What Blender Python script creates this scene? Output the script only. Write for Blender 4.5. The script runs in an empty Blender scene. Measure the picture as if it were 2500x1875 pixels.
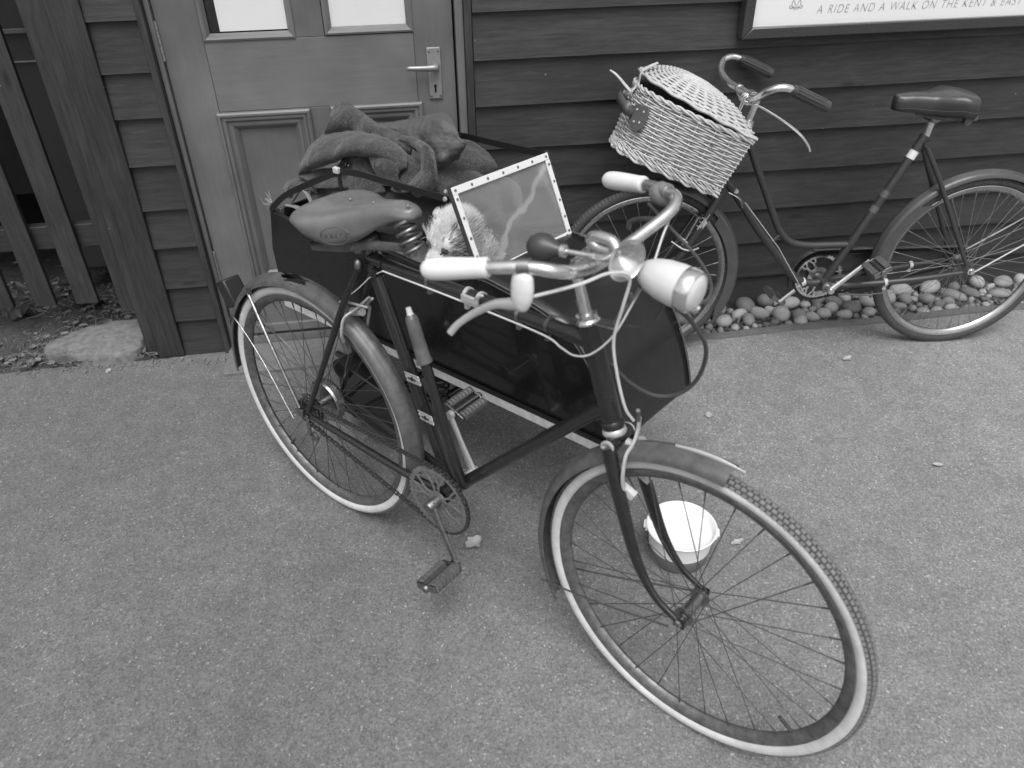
import bpy, math, random
import numpy as np
from mathutils import Matrix, Vector, Euler
R = math.radians
PI = math.pi
random.seed(7); rng = np.random.default_rng(7)
SC = bpy.context.scene
COL = SC.collection

# ------------------------------------------------------------------ camera, world, sun, exposure
def set_camera():
    yaw, pitch, roll = -0.1464, 0.6111, -0.0154
    cy, sy = math.cos(yaw), math.sin(yaw)
    fwd = Vector((-sy*math.cos(pitch), cy*math.cos(pitch), -math.sin(pitch)))
    r = Vector((cy, sy, 0)); u = r.cross(fwd)
    r2 = math.cos(roll)*r + math.sin(roll)*u; u2 = -math.sin(roll)*r + math.cos(roll)*u
    m = Matrix.Identity(4)
    for i in range(3):
        m[i][0], m[i][1], m[i][2] = r2[i], u2[i], -fwd[i]
    m.translation = Vector((0, -2.6194, 1.6339))
    cd = bpy.data.cameras.new('camera'); cd.sensor_width = 36; cd.lens = 27.236
    cd.clip_start = .05; cd.clip_end = 200
    cd.dof.use_dof = True; cd.dof.focus_distance = 2.25; cd.dof.aperture_fstop = 3.4
    o = bpy.data.objects.new('camera', cd); COL.objects.link(o); o.matrix_world = m
    SC.camera = o
set_camera()
W = bpy.data.worlds.new('World'); SC.world = W; W.use_nodes = True
nt = W.node_tree; nt.nodes.clear()
sky = nt.nodes.new('ShaderNodeTexSky'); sky.sky_type = 'NISHITA'; sky.sun_disc = False
SUN_EL, SUN_AZ = R(64), R(188)
sky.sun_elevation = SUN_EL; sky.sun_rotation = SUN_AZ; sky.dust_density = 4; sky.air_density = 1.0
bw = nt.nodes.new('ShaderNodeRGBToBW'); bg = nt.nodes.new('ShaderNodeBackground'); wo = nt.nodes.new('ShaderNodeOutputWorld')
nt.links.new(sky.outputs[0], bw.inputs[0]); nt.links.new(bw.outputs[0], bg.inputs[0]); nt.links.new(bg.outputs[0], wo.inputs[0])
bg.inputs[1].default_value = .13
sl = bpy.data.lights.new('sun', 'SUN'); sl.energy = 1.1; sl.angle = R(38); sl.color = (1, 1, 1)
so = bpy.data.objects.new('sun', sl); COL.objects.link(so)
sd = Vector((math.sin(SUN_AZ)*math.cos(SUN_EL), math.cos(SUN_AZ)*math.cos(SUN_EL), math.sin(SUN_EL)))
so.rotation_euler = sd.to_track_quat('Z', 'Y').to_euler()
SC.view_settings.view_transform = 'Standard'; SC.view_settings.look = 'None'
SC.view_settings.gamma = 1; SC.view_settings.use_curve_mapping = False
SC.view_settings.exposure = 0.70
SC.render.engine = 'CYCLES'
SC.cycles.use_denoising = True
SC.cycles.max_bounces = 6; SC.cycles.caustics_reflective = False; SC.cycles.caustics_refractive = False

# ------------------------------------------------------------------ materials
class NT:
    def __init__(s, name):
        s.m = bpy.data.materials.new(name); s.m.use_nodes = True; s.t = s.m.node_tree
        s.b = s.t.nodes['Principled BSDF']; s.tc = None
    def n(s, typ, **kw):
        x = s.t.nodes.new(typ)
        for k, v in kw.items():
            if k.startswith('i_'):
                key = k[2:]; key = int(key) if key.isdigit() else key.replace('_', ' ')
                x.inputs[key].default_value = v
            else: setattr(x, k, v)
        return x
    def l(s, a, b): s.t.links.new(a, b)
    def co(s, scale=(1, 1, 1), rnd=True):
        tc = s.n('ShaderNodeTexCoord'); mp = s.n('ShaderNodeMapping'); mp.inputs['Scale'].default_value = scale
        s.l(tc.outputs['Object'], mp.inputs[0])
        if rnd:
            oi = s.n('ShaderNodeObjectInfo'); mm = s.n('ShaderNodeMath', operation='MULTIPLY', i_1=37.0)
            s.l(oi.outputs['Random'], mm.inputs[0]); cb = s.n('ShaderNodeCombineXYZ')
            for k in range(3): s.l(mm.outputs[0], cb.inputs[k])
            s.l(cb.outputs[0], mp.inputs['Location'])
        return mp.outputs[0]
    def noise(s, vec, scale, detail=4, rough=.6, dist=0):
        x = s.n('ShaderNodeTexNoise', i_Scale=scale, i_Detail=detail, i_Roughness=rough, i_Distortion=dist)
        s.l(vec, x.inputs['Vector']); return x.outputs['Fac']
    def ramp(s, fac, stops):
        x = s.n('ShaderNodeValToRGB'); e = x.color_ramp.elements
        while len(e) < len(stops): e.new(.5)
        for el, (p, v) in zip(e, stops): el.position = p; el.color = (v, v, v, 1)
        s.l(fac, x.inputs[0]); return x.outputs[0]
    def mix(s, a, b, fac, mode='MIX'):
        x = s.n('ShaderNodeMix', data_type='RGBA', blend_type=mode)
        for sock, v in ((x.inputs[0], fac), (x.inputs[6], a), (x.inputs[7], b)):
            if isinstance(v, (int, float)): sock.default_value = v if sock == x.inputs[0] else (v, v, v, 1)
            else: s.l(v, sock)
        return x.outputs[2]
    def bump(s, h, strength=.3, dist=.002):
        x = s.n('ShaderNodeBump', i_Strength=strength, i_Distance=dist); s.l(h, x.inputs['Height']); s.l(x.outputs[0], s.b.inputs['Normal'])
    def col(s, v):
        if isinstance(v, (int, float)): s.b.inputs['Base Color'].default_value = (v, v, v, 1)
        else: s.l(v, s.b.inputs['Base Color'])
    def set(s, rough=.5, metal=0, coat=0, **kw):
        if isinstance(rough, (int, float)): s.b.inputs['Roughness'].default_value = rough
        else: s.l(rough, s.b.inputs['Roughness'])
        s.b.inputs['Metallic'].default_value = metal; s.b.inputs['Coat Weight'].default_value = coat
        return s.m

def wood(name, v, axis='x', var=.5, rough=.6, speck=True, bump=.8, knots=True):
    t = NT(name)
    sc = {'x': (1.2, 14, 14), 'z': (14, 14, 1.2), 'y': (14, 1.2, 14)}[axis]
    c = t.co(sc); g = t.noise(c, 6, 8, .7, .4)
    c2 = t.co((1, 1, 1)); big = t.noise(c2, 3, 3)
    base = t.ramp(g, [(.32, v*(1-var)), (.5, v), (.68, v*(1+var))])
    base = t.mix(base, t.ramp(big, [(.3, .75), (.7, 1.2)]), 1.0, 'MULTIPLY')
    oi = t.n('ShaderNodeObjectInfo'); base = t.mix(base, t.ramp(oi.outputs['Random'], [(0, .84), (1, 1.16)]) if speck else 1.0, 1.0, 'MULTIPLY')
    if knots:
        vo = t.n('ShaderNodeTexVoronoi', feature='F1', i_Scale=1.0)
        kc = t.co({'x': (2.4, 8, 8), 'z': (8, 8, 2.4), 'y': (8, 2.4, 8)}[axis]); t.l(kc, vo.inputs['Vector'])
        k = t.ramp(vo.outputs['Distance'], [(.035, .35), (.10, 1)])
        base = t.mix(base, k, 1.0, 'MULTIPLY')
    if speck:
        vs = t.n('ShaderNodeTexVoronoi', feature='F1', i_Scale=26.0); t.l(c2, vs.inputs['Vector'])
        sp = t.ramp(vs.outputs['Distance'], [(.05, 1), (.08, 0)])
        wn = t.n('ShaderNodeTexWhiteNoise'); t.l(vs.outputs['Position'], wn.inputs['Vector'])
        sel = t.ramp(wn.outputs['Value'], [(.90, 0), (.93, 1)])
        base = t.mix(base, min(.6, v*6), t.mix(sp, sel, 1.0, 'MULTIPLY'))
    t.col(base)
    fine = t.noise(t.co(tuple(a*3 for a in sc)), 9, 6, .75)
    t.bump(t.mix(g, fine, .5), bump, .0015)
    return t.set(rough=rough)

def plain(name, v, rough=.5, metal=0, coat=0, dirt=.25, scale=20, bump=0, speck=0):
    t = NT(name); c = t.co((1, 1, 1))
    n = t.noise(c, scale, 6, .7)
    base = t.ramp(n, [(.3, v*(1-dirt)), (.62, v), (.8, min(1, v*(1+dirt*.4)))])
    if speck:
        n2 = t.noise(c, scale*7, 3, .7); base = t.mix(base, speck, t.ramp(n2, [(.66, 0), (.72, 1)]))
    t.col(base)
    if bump: t.bump(n, bump, .001)
    rr = t.ramp(n, [(.2, min(1, rough+.15)), (.8, max(.02, rough-.07))])
    return t.set(rough=rr, metal=metal, coat=coat)

def asphalt():
    t = NT('asphalt'); c = t.co((1, 1, 1), False)
    v1 = t.n('ShaderNodeTexVoronoi', feature='F1', i_Scale=210.0); t.l(c, v1.inputs['Vector'])
    wn = t.n('ShaderNodeTexWhiteNoise'); t.l(v1.outputs['Position'], wn.inputs['Vector'])
    chips = t.ramp(wn.outputs['Value'], [(0, .12), (.25, .155), (.70, .19), (.95, .225), (.99, .28), (1, .38)])
    big = t.noise(c, 1.3, 5, .6); med = t.noise(c, 14, 5, .65); fine = t.noise(c, 420, 4, .8)
    b = t.mix(chips, t.ramp(fine, [(.25, .62), (.75, 1.38)]), 1.0, 'MULTIPLY')
    b = t.mix(b, t.ramp(big, [(.3, .9), (.7, 1.12)]), 1.0, 'MULTIPLY')
    b = t.mix(b, t.ramp(med, [(.3, .84), (.7, 1.1)]), 1.0, 'MULTIPLY')
    v2 = t.n('ShaderNodeTexVoronoi', feature='F1', i_Scale=48.0); t.l(c, v2.inputs['Vector'])
    w2 = t.n('ShaderNodeTexWhiteNoise'); t.l(v2.outputs['Position'], w2.inputs['Vector'])
    sp = t.mix(t.ramp(v2.outputs['Distance'], [(.10, 1), (.2, 0)]), t.ramp(w2.outputs['Value'], [(.965, 0), (.98, 1)]), 1.0, 'MULTIPLY')
    b = t.mix(b, .38, sp)
    v3 = t.n('ShaderNodeTexVoronoi', feature='F1', i_Scale=23.0); t.l(c, v3.inputs['Vector'])
    w3 = t.n('ShaderNodeTexWhiteNoise'); t.l(v3.outputs['Position'], w3.inputs['Vector'])
    sp3 = t.mix(t.ramp(t.mix(v3.outputs['Distance'], t.noise(c, 90, 3), .4), [(.2, 1), (.3, 0)]), t.ramp(w3.outputs['Value'], [(.93, 0), (.95, 1)]), 1.0, 'MULTIPLY')
    b = t.mix(b, .07, t.mix(sp3, .6, 1.0, 'MULTIPLY'))
    # brighter light towards the right, painted into the asphalt colour
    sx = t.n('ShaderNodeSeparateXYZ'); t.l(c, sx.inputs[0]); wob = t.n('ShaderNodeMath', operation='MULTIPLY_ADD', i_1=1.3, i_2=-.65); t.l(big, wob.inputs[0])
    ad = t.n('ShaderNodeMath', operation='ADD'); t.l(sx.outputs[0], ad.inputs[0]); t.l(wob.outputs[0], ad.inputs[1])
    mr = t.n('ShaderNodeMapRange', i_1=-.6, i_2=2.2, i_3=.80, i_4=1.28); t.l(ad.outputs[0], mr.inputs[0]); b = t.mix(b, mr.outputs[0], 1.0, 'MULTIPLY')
    t.col(b)
    t.bump(t.mix(t.mix(v1.outputs['Distance'], fine, .5), med, .3), .55, .003)
    return t.set(rough=.82)

def fabric(name, v, speck, scale=260, rough=.95):
    t = NT(name); c = t.co((1, 1, 1), False)
    n = t.noise(c, scale, 3, .8); n1 = t.noise(c, scale*2.2, 2, .8); n2 = t.noise(c, 9, 4)
    b = t.mix(t.ramp(n, [(.40, v*.5), (.55, v), (.70, speck)]), t.ramp(n1, [(.4, .8), (.65, 1.3)]), 1.0, 'MULTIPLY')
    b = t.mix(b, t.ramp(n2, [(.3, .85), (.7, 1.15)]), 1.0, 'MULTIPLY')
    t.col(b); t.bump(n, .9, .002); t.b.inputs['Sheen Weight'].default_value = .25
    return t.set(rough=rough)

def glass(name, rough=.08, haze=.2, v=.5, streak=True):
    t = NT(name); nt_ = t.t
    tr = t.n('ShaderNodeBsdfTransparent'); gl = t.n('ShaderNodeBsdfGlossy', i_Roughness=rough); df = t.n('ShaderNodeBsdfDiffuse')
    df.inputs[0].default_value = (v, v, v, 1)
    fr = t.n('ShaderNodeFresnel', i_IOR=1.5)
    m1 = t.n('ShaderNodeMixShader'); m2 = t.n('ShaderNodeMixShader')
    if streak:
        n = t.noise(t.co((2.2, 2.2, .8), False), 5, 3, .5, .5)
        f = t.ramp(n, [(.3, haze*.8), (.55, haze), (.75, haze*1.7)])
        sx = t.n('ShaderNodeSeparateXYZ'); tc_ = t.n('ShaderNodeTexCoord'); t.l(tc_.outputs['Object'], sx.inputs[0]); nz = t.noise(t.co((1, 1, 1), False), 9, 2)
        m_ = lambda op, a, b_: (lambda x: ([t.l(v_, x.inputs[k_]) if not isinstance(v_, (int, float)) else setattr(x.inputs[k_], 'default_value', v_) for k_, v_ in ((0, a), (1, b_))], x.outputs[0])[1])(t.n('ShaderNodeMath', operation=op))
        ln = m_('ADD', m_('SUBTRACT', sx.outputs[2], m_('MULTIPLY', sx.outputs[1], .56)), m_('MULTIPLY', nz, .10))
        dd = m_('ABSOLUTE', m_('SUBTRACT', ln, .655), 0); st = t.ramp(dd, [(.004, .30), (.014, 0)])  # one pale diagonal streak mixed into the sheet
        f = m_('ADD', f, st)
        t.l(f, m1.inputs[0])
    else: m1.inputs[0].default_value = haze
    t.l(tr.outputs[0], m1.inputs[1]); t.l(df.outputs[0], m1.inputs[2])
    t.l(fr.outputs[0], m2.inputs[0]); t.l(m1.outputs[0], m2.inputs[1]); t.l(gl.outputs[0], m2.inputs[2])
    nt_.links.new(m2.outputs[0], nt_.nodes['Material Output'].inputs[0])
    return t.m

M = {}
M['board'] = wood('black_stained_board', .028, 'x')
M['post'] = wood('black_stained_post', .030, 'z')
M['fencewood'] = wood('grey_stained_fence', .030, 'z')
M['fencerail'] = wood('grey_stained_rail', .034, 'x')
M['door'] = wood('grey_door_paint_upright', .14, 'z', var=.07, speck=False, bump=.2, rough=.45, knots=False)
M['doorx'] = wood('grey_door_paint_cross', .145, 'x', var=.09, speck=False, bump=.3, rough=.45, knots=False)
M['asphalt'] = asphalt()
M['soil'] = plain('soil', .065, .95, dirt=.6, scale=45, bump=1.0, speck=.16)
M['concrete'] = plain('worn_concrete', .175, .9, dirt=.3, scale=30, bump=.6, speck=.4)
M['edging'] = plain('edging_timber', .15, .85, dirt=.3, scale=18, bump=.5)
M['stone'] = plain('rough_stone', .21, .9, dirt=.55, scale=34, bump=1.0, speck=.08)
M['chrome'] = plain('worn_chrome', .8, .2, .9, dirt=.35, scale=60)
M['alloy'] = plain('bright_alloy', .62, .3, .5, dirt=.1, scale=40)
M['steel'] = plain('dull_steel', .33, .4, 1.0, dirt=.5, scale=70)
M['chainsteel'] = plain('oily_chain', .07, .35, .4, dirt=.5, scale=90)
M['rim'] = plain('rusted_rim', .2, .45, .6, dirt=.55, scale=45)
M['rim2'] = plain('chrome_rim', .5, .22, 1.0, dirt=.3, scale=40)
M['spoke'] = plain('spoke_steel', .12, .5, .6, dirt=.4, scale=60)
M['spoke2'] = plain('bright_spoke_steel', .3, .4, .7, dirt=.3, scale=60)
M['frame'] = plain('black_enamel', .015, .28, 0, .5, dirt=.6, scale=45, speck=.2)
M['frame2'] = plain('dark_green_enamel', .038, .35, 0, .3, dirt=.2, scale=50, speck=.10)
M['guard'] = plain('dusty_mudguard', .11, .42, 0, .2, dirt=.5, scale=35, speck=.16)
M['guard2'] = plain('grey_mudguard', .07, .38, 0, .3, dirt=.25, scale=25)
M['rubber'] = plain('tyre_rubber', .055, .75, dirt=.3, scale=60, bump=.3)
M['tread'] = plain('dusty_tread', .2, .85, dirt=.4, scale=80, bump=.3)
M['whitewall'] = plain('whitewall_rubber', .66, .6, dirt=.3, scale=16)
M['blackpaint'] = plain('gloss_black_panel', .006, .2, 0, .3, dirt=.3, scale=14, speck=0)
M['cowl'] = plain('black_leathercloth', .012, .32, 0, .15, dirt=.45, scale=22)
M['strip'] = plain('chipped_cream_strip', .6, .6, dirt=.3, scale=50, speck=.05)
M['blackmetal'] = plain('black_strap_metal', .012, .4, 0, .2, dirt=.4, scale=80, speck=.15)
M['ivory'] = plain('ivory_grip', .74, .4, 0, .2, dirt=.08, scale=20)
M['whiteplastic'] = plain('white_plastic', .86, .35, 0, .1, dirt=.03, scale=8)
M['greyplastic'] = plain('grey_plastic', .20, .45, dirt=.1, scale=8)
M['whitealloy'] = plain('white_painted_alloy', .72, .35, dirt=.05, scale=15)
M['leather'] = plain('worn_saddle_leather', .145, .42, 0, .25, dirt=.3, scale=14, bump=.15)
M['leather2'] = plain('dark_saddle_leather', .042, .38, 0, .25, dirt=.25, scale=20, bump=.15)
M['strap'] = plain('tan_strap_leather', .09, .4, 0, .2, dirt=.15, scale=20)
M['wicker'] = plain('buff_willow', .56, .5, 0, .1, dirt=.28, scale=55)
M['wool'] = fabric('grey_wool', .042, .15, 250)
M['satin'] = plain('grey_satin_lining', .08, .6, dirt=.18, scale=9)
M['cloth'] = plain('pale_cloth', .6, .8, dirt=.15, scale=15)
M['canvas'] = plain('faded_canvas', .25, .85, dirt=.35, scale=30)
M['fur'] = plain('white_fur', .88, .75, dirt=.12, scale=30)
M['furdark'] = plain('grey_fur', .10, .8, dirt=.3, scale=30)
M['nose'] = plain('dark_nose', .025, .35, dirt=.2)
M['eye'] = plain('dark_eye', .008, .08, 0, .8, dirt=.1)
M['pebble'] = plain('grey_pebble', 0.251, .7, dirt=.25, scale=24, bump=.2)
M['pebble_pale'] = plain('pale_pebble', 0.377, .7, dirt=.2, scale=24, bump=.2)
M['pebble_dark'] = plain('dark_pebble', 0.165, .7, dirt=.25, scale=24, bump=.2)
M['leaf'] = plain('dry_leaf', .2, .7, dirt=.4, scale=60)
M['leafpale'] = plain('pale_dry_leaf', .4, .7, dirt=.3, scale=60)
M['ivy'] = plain('ivy_leaf', .08, .5, dirt=.3, scale=40)
M['void'] = plain('void_black', .006, .9, dirt=.2)  # near-black: the dark of unlit spaces is put into the colour
M['metalsheet'] = plain('dark_metal_sheet', .055, .4, .2, dirt=.12, scale=4)
M['white'] = plain('window_white', .72, .55, dirt=.05, scale=5)
M['poster'] = plain('poster_card', .8, .35, 0, .3, dirt=.015, scale=3)
M['ink'] = plain('grey_ink', .30, .6, dirt=.05)
M['posterframe'] = plain('gloss_black_frame', .035, .22, 0, .6, dirt=.2, scale=12)
M['screen'] = glass('streaked_celluloid', .14, .34, .42)
M['pane'] = glass('window_glass', .03, .02, .5, False)
M['lens'] = plain('headlamp_lens', .62, .15, 0, .6, dirt=.08)
M['redlens'] = plain('dark_reflector', .016, .4, 0, .1, dirt=.3)
M['bulb'] = plain('black_rubber_bulb', .055, .35, dirt=.15)
M['keyhole'] = plain('keyhole_dark', .002, .9)
M['cable'] = plain('pale_cable', .6, .35, dirt=.08)
M['cabledark'] = plain('dark_cable', .06, .35, 0, .2, dirt=.2)
M['hoop'] = plain('pale_ferrule', .55, .4, dirt=.1)
M['straw'] = plain('dead_straw', .17, .8, dirt=.4)

# ------------------------------------------------------------------ mesh helpers
def V(*a): return np.array(a, float)
def nrm(v):
    v = np.asarray(v, float); return v/(np.linalg.norm(v)+1e-12)
def spline(P, n=8, closed=False):
    P = [np.asarray(p, float) for p in P]; out = []; N = len(P)
    rngk = range(N if closed else N-1)
    for i in rngk:
        if closed: p0, p1, p2, p3 = P[i-1], P[i], P[(i+1) % N], P[(i+2) % N]
        else: p1, p2 = P[i], P[i+1]; p0 = P[i-1] if i else 2*p1-p2; p3 = P[i+2] if i+2 < N else 2*p2-p1
        for k in range(n):
            t = k/n
            out.append(.5*((2*p1)+(-p0+p2)*t+(2*p0-5*p1+4*p2-p3)*t*t+(-p0+3*p1-3*p2+p3)*t**3))
    if not closed: out.append(P[-1])
    return out
def to_mesh(o):
    bpy.context.view_layer.update(); dg = bpy.context.evaluated_depsgraph_get(); me = bpy.data.meshes.new_from_object(o.evaluated_get(dg)); n = o.name
    q = bpy.data.objects.new(n, me); COL.objects.link(q); q.parent = o.parent; q.matrix_local = o.matrix_local.copy(); bpy.data.objects.remove(o); q.name = n
    return q
class MB:
    def __init__(s): s.v = []; s.f = []
    def add(s, v, f):
        o = len(s.v); s.v += [tuple(map(float, p)) for p in v]; s.f += [tuple(i+o for i in q) for q in f]; return s
    def grid(s, P, cu=False, cv=False):
        P = np.asarray(P, float); n, m = P.shape[:2]; f = []
        for i in range(n if cu else n-1):
            for j in range(m if cv else m-1):
                a, b = i*m+j, ((i+1) % n)*m+j; c, d = ((i+1) % n)*m+(j+1) % m, i*m+(j+1) % m
                f.append((a, b, c, d))
        return s.add(P.reshape(-1, 3), f)
    def tube(s, pts, r, seg=10, closed=False, cap=True, up=(0, 0, 1), flat=1.0):
        pts = [np.asarray(p, float) for p in pts]; n = len(pts)
        rs = [r]*n if isinstance(r, (int, float)) else list(r)
        if len(rs) != n: rs = list(np.interp(np.linspace(0, 1, n), np.linspace(0, 1, len(rs)), rs))
        T = []
        for i in range(n):
            a = pts[i-1] if (i or closed) else pts[i]; b = pts[(i+1) % n] if (i < n-1 or closed) else pts[i]
            T.append(nrm(b-a))
        u = np.asarray(up, float); u = u-T[0]*(u@T[0])
        if np.linalg.norm(u) < 1e-3: u = V(1, 0, .01)-T[0]*T[0][0]
        u = nrm(u); rows = []
        for i in range(n):
            u = nrm(u-T[i]*(u@T[i])); w = np.cross(T[i], u)
            rows.append([pts[i]+rs[i]*(math.cos(2*PI*k/seg)*u*flat+math.sin(2*PI*k/seg)*w) for k in range(seg)])
        s.grid(rows, closed, True)
        if cap and not closed:
            o = len(s.v)-n*seg
            s.f.append(tuple(o+k for k in range(seg))); s.f.append(tuple(o+(n-1)*seg+k for k in reversed(range(seg))))
        return s
    def lathe(s, prof, o=(0, 0, 0), axis=(0, 0, 1), seg=24, up=None, sc=(1, 1)):
        o = np.asarray(o, float); ax = nrm(axis)
        u = np.asarray(up, float) if up is not None else (V(1, 0, 0) if abs(ax[0]) < .9 else V(0, 1, 0)); u = nrm(u-ax*(u@ax)); w = np.cross(ax, u)
        rows = [[o+a*ax+rr*(math.cos(2*PI*k/seg)*u*sc[0]+math.sin(2*PI*k/seg)*w*sc[1]) for k in range(seg)] for a, rr in prof]
        s.grid(rows, False, True)
        b = len(s.v)-len(prof)*seg
        if prof[0][1] > 1e-5: s.f.append(tuple(b+k for k in range(seg)))
        if prof[-1][1] > 1e-5: s.f.append(tuple(b+(len(prof)-1)*seg+k for k in reversed(range(seg))))
        return s
    def cyl(s, a, b, r, seg=14): 
        a = np.asarray(a, float); b = np.asarray(b, float); L = np.linalg.norm(b-a); return s.lathe([(0, r), (L, r)], a, b-a, seg)
    def box(s, c, h, X=(1, 0, 0), Y=(0, 1, 0), Z=(0, 0, 1)):
        c = np.asarray(c, float); X, Y, Z = map(lambda q: np.asarray(q, float), (X, Y, Z))
        v = [c+i*h[0]*X+j*h[1]*Y+k*h[2]*Z for i in (-1, 1) for j in (-1, 1) for k in (-1, 1)]
        return s.add(v, [(0, 1, 3, 2), (4, 6, 7, 5), (0, 4, 5, 1), (2, 3, 7, 6), (0, 2, 6, 4), (1, 5, 7, 3)])
    def prism(s, poly, vec):
        poly = [np.asarray(p, float) for p in poly]; n = len(poly); vec = np.asarray(vec, float)
        return s.add(poly+[p+vec for p in poly], [tuple(range(n)), tuple(reversed(range(n, 2*n)))]+[(i, i+n, (i+1) % n+n, (i+1) % n) for i in range(n)])
    def ball(s, c, r, seg=14, X=(1, 0, 0), Y=(0, 1, 0), Z=(0, 0, 1)):
        r = (r, r, r) if isinstance(r, (int, float)) else r; c = np.asarray(c, float); X, Y, Z = map(lambda q: np.asarray(q, float), (X, Y, Z))
        n = max(6, seg//2); rows = []
        for i in range(n+1):
            t = PI*i/n; rr = max(math.sin(t), 1e-4)
            rows.append([c+X*r[0]*rr*math.cos(2*PI*k/seg)+Y*r[1]*rr*math.sin(2*PI*k/seg)+Z*r[2]*math.cos(t) for k in range(seg)])
        return s.grid(rows, False, True)
    def revolve(s, prof, a0, a1, n, closed=True):
        """prof: (y, r) points swept round the Y axis; angle measured from +X towards +Z"""
        full = abs(a1-a0) > 2*PI-1e-4
        N = n if full else n+1
        rows = []
        for i in range(N):
            t = a0+(a1-a0)*i/n
            rows.append([(r*math.cos(t), y, r*math.sin(t)) for y, r in prof])
        s.grid(rows, full, closed)
        if not full and closed:
            b = len(s.v)-N*len(prof); m = len(prof)
            s.f.append(tuple(b+k for k in range(m))); s.f.append(tuple(b+(N-1)*m+k for k in reversed(range(m))))
        return s
    def mesh(s, name, mat, smooth=True, ang=40):
        me = bpy.data.meshes.new(name); me.from_pydata(s.v, [], s.f); me.update()
        import bmesh
        bm = bmesh.new(); bm.from_mesh(me); bmesh.ops.recalc_face_normals(bm, faces=bm.faces); bm.to_mesh(me); bm.free()
        if smooth:
            me.shade_smooth(); me.set_sharp_from_angle(angle=R(ang))
        for m_ in (mat if isinstance(mat, (list, tuple)) else [mat]): me.materials.append(M[m_] if isinstance(m_, str) else m_)
        return me
    def build(s, name, mat, parent=None, smooth=True, ang=40, bevel=0, mw=None):
        o = bpy.data.objects.new(name, s.mesh(name, mat, smooth, ang)); COL.objects.link(o)
        if parent: o.parent = parent
        if mw is not None: o.matrix_local = mw
        if bevel:
            b = o.modifiers.new('bevel', 'BEVEL'); b.width = bevel; b.segments = 2; b.limit_method = 'ANGLE'
        return o
def inst(name, me, parent=None, mw=None):
    o = bpy.data.objects.new(name, me); COL.objects.link(o)
    if parent: o.parent = parent
    if mw is not None: o.matrix_local = mw
    return o
def tag(o, label=None, cat=None, group=None, kind=None):
    for k, v in (('label', label), ('category', cat), ('group', group), ('kind', kind)):
        if v: o[k] = v
    return o
def empty(name, mw=None, parent=None):
    o = bpy.data.objects.new(name, None); COL.objects.link(o); o.empty_display_size = .1
    if parent: o.parent = parent
    if mw is not None: o.matrix_local = mw
    return o
def frame_mat(x, y, yaw, lean):
    Xa = Vector((math.cos(yaw), math.sin(yaw), 0)); n = Vector((-math.sin(yaw), math.cos(yaw), 0)); up = Vector((0, 0, 1))
    Ya = math.cos(lean)*n-math.sin(lean)*up; Za = math.cos(lean)*up+math.sin(lean)*n
    m = Matrix.Identity(4)
    for i in range(3): m[i][0], m[i][1], m[i][2] = Xa[i], Ya[i], Za[i]
    m.translation = Vector((x, y, 0)); return m
def T(x, y, z): return Matrix.Translation(Vector((x, y, z)))
def align(a, b):
    """matrix taking unit +Z segment to a->b (scaled in Z)"""
    a, b = Vector(a), Vector(b); d = b-a
    return Matrix.Translation(a) @ d.to_track_quat('Z', 'Y').to_matrix().to_4x4() @ Matrix.Diagonal((1, 1, d.length, 1))
MA = frame_mat(-.2764, -.8178, -.8276, .02)          # the bicycle with the sidecar, X forward, Y to its left
MR = frame_mat(2.0391, -.3024, PI-.1011, -.0428)     # the bicycle against the wall

# ------------------------------------------------------------------ ground
def ground():
    # the asphalt, split round the pebble trough
    b = MB(); b.add([(-12, -14, 0), (14, -14, 0), (14, -.13, 0), (-12, -.13, 0)], [(0, 1, 2, 3)])
    b.add([(-.985, -.13, 0), (.20, -.13, 0), (.20, .30, 0), (-.985, .30, 0)], [(0, 1, 2, 3)])
    b.add([(-12, -.13, 0), (-.985, -.13, 0), (-.985, .10, 0), (-12, .10, 0)], [(0, 1, 2, 3)])
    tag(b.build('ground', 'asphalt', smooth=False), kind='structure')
    b = MB(); xs = np.linspace(.2, 6, 120); ys = np.linspace(-.10, .16, 9)
    b.grid([[(x, y, -.018+.008*math.sin(x*31+y*50)+rng.uniform(-.004, .004)) for y in ys] for x in xs])
    tag(b.build('soil', 'soil'), kind='structure')
    b = MB(); xs = np.linspace(-4.2, -.94, 70); ys = np.linspace(.09, 2.6, 46)
    b.grid([[(x, y, .012*min(1, (y-.09)*8)+.012*rng.uniform(-1, 1)+.02*math.sin(x*7)*math.sin(y*5)*min(1, (y-.09)*4)) for y in ys] for x in xs])
    tag(b.build('soil', 'soil'), kind='structure')
    # timber edging board along the pebbles, worn
    b = MB(); n = 90
    rows = []
    for i in range(n+1):
        x = .19+(6-.19)*i/n; w = .004*math.sin(x*9)+rng.uniform(-.0012, .0012)
        rows.append([(x, -.145+w, -.03), (x, -.142+w, .006), (x, -.104+w, .009+w*.3), (x, -.100+w, -.03)])
    b.grid(rows, False, True); tag(b.build('edging', 'edging'), kind='structure')
    # concrete step under the door
    b = MB(); b.box((-.245, .02, .006), (.475, .10, .008)); b.build('doorstep', 'concrete', bevel=.003); tag(bpy.data.objects['doorstep'], kind='structure')
ground()

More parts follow.
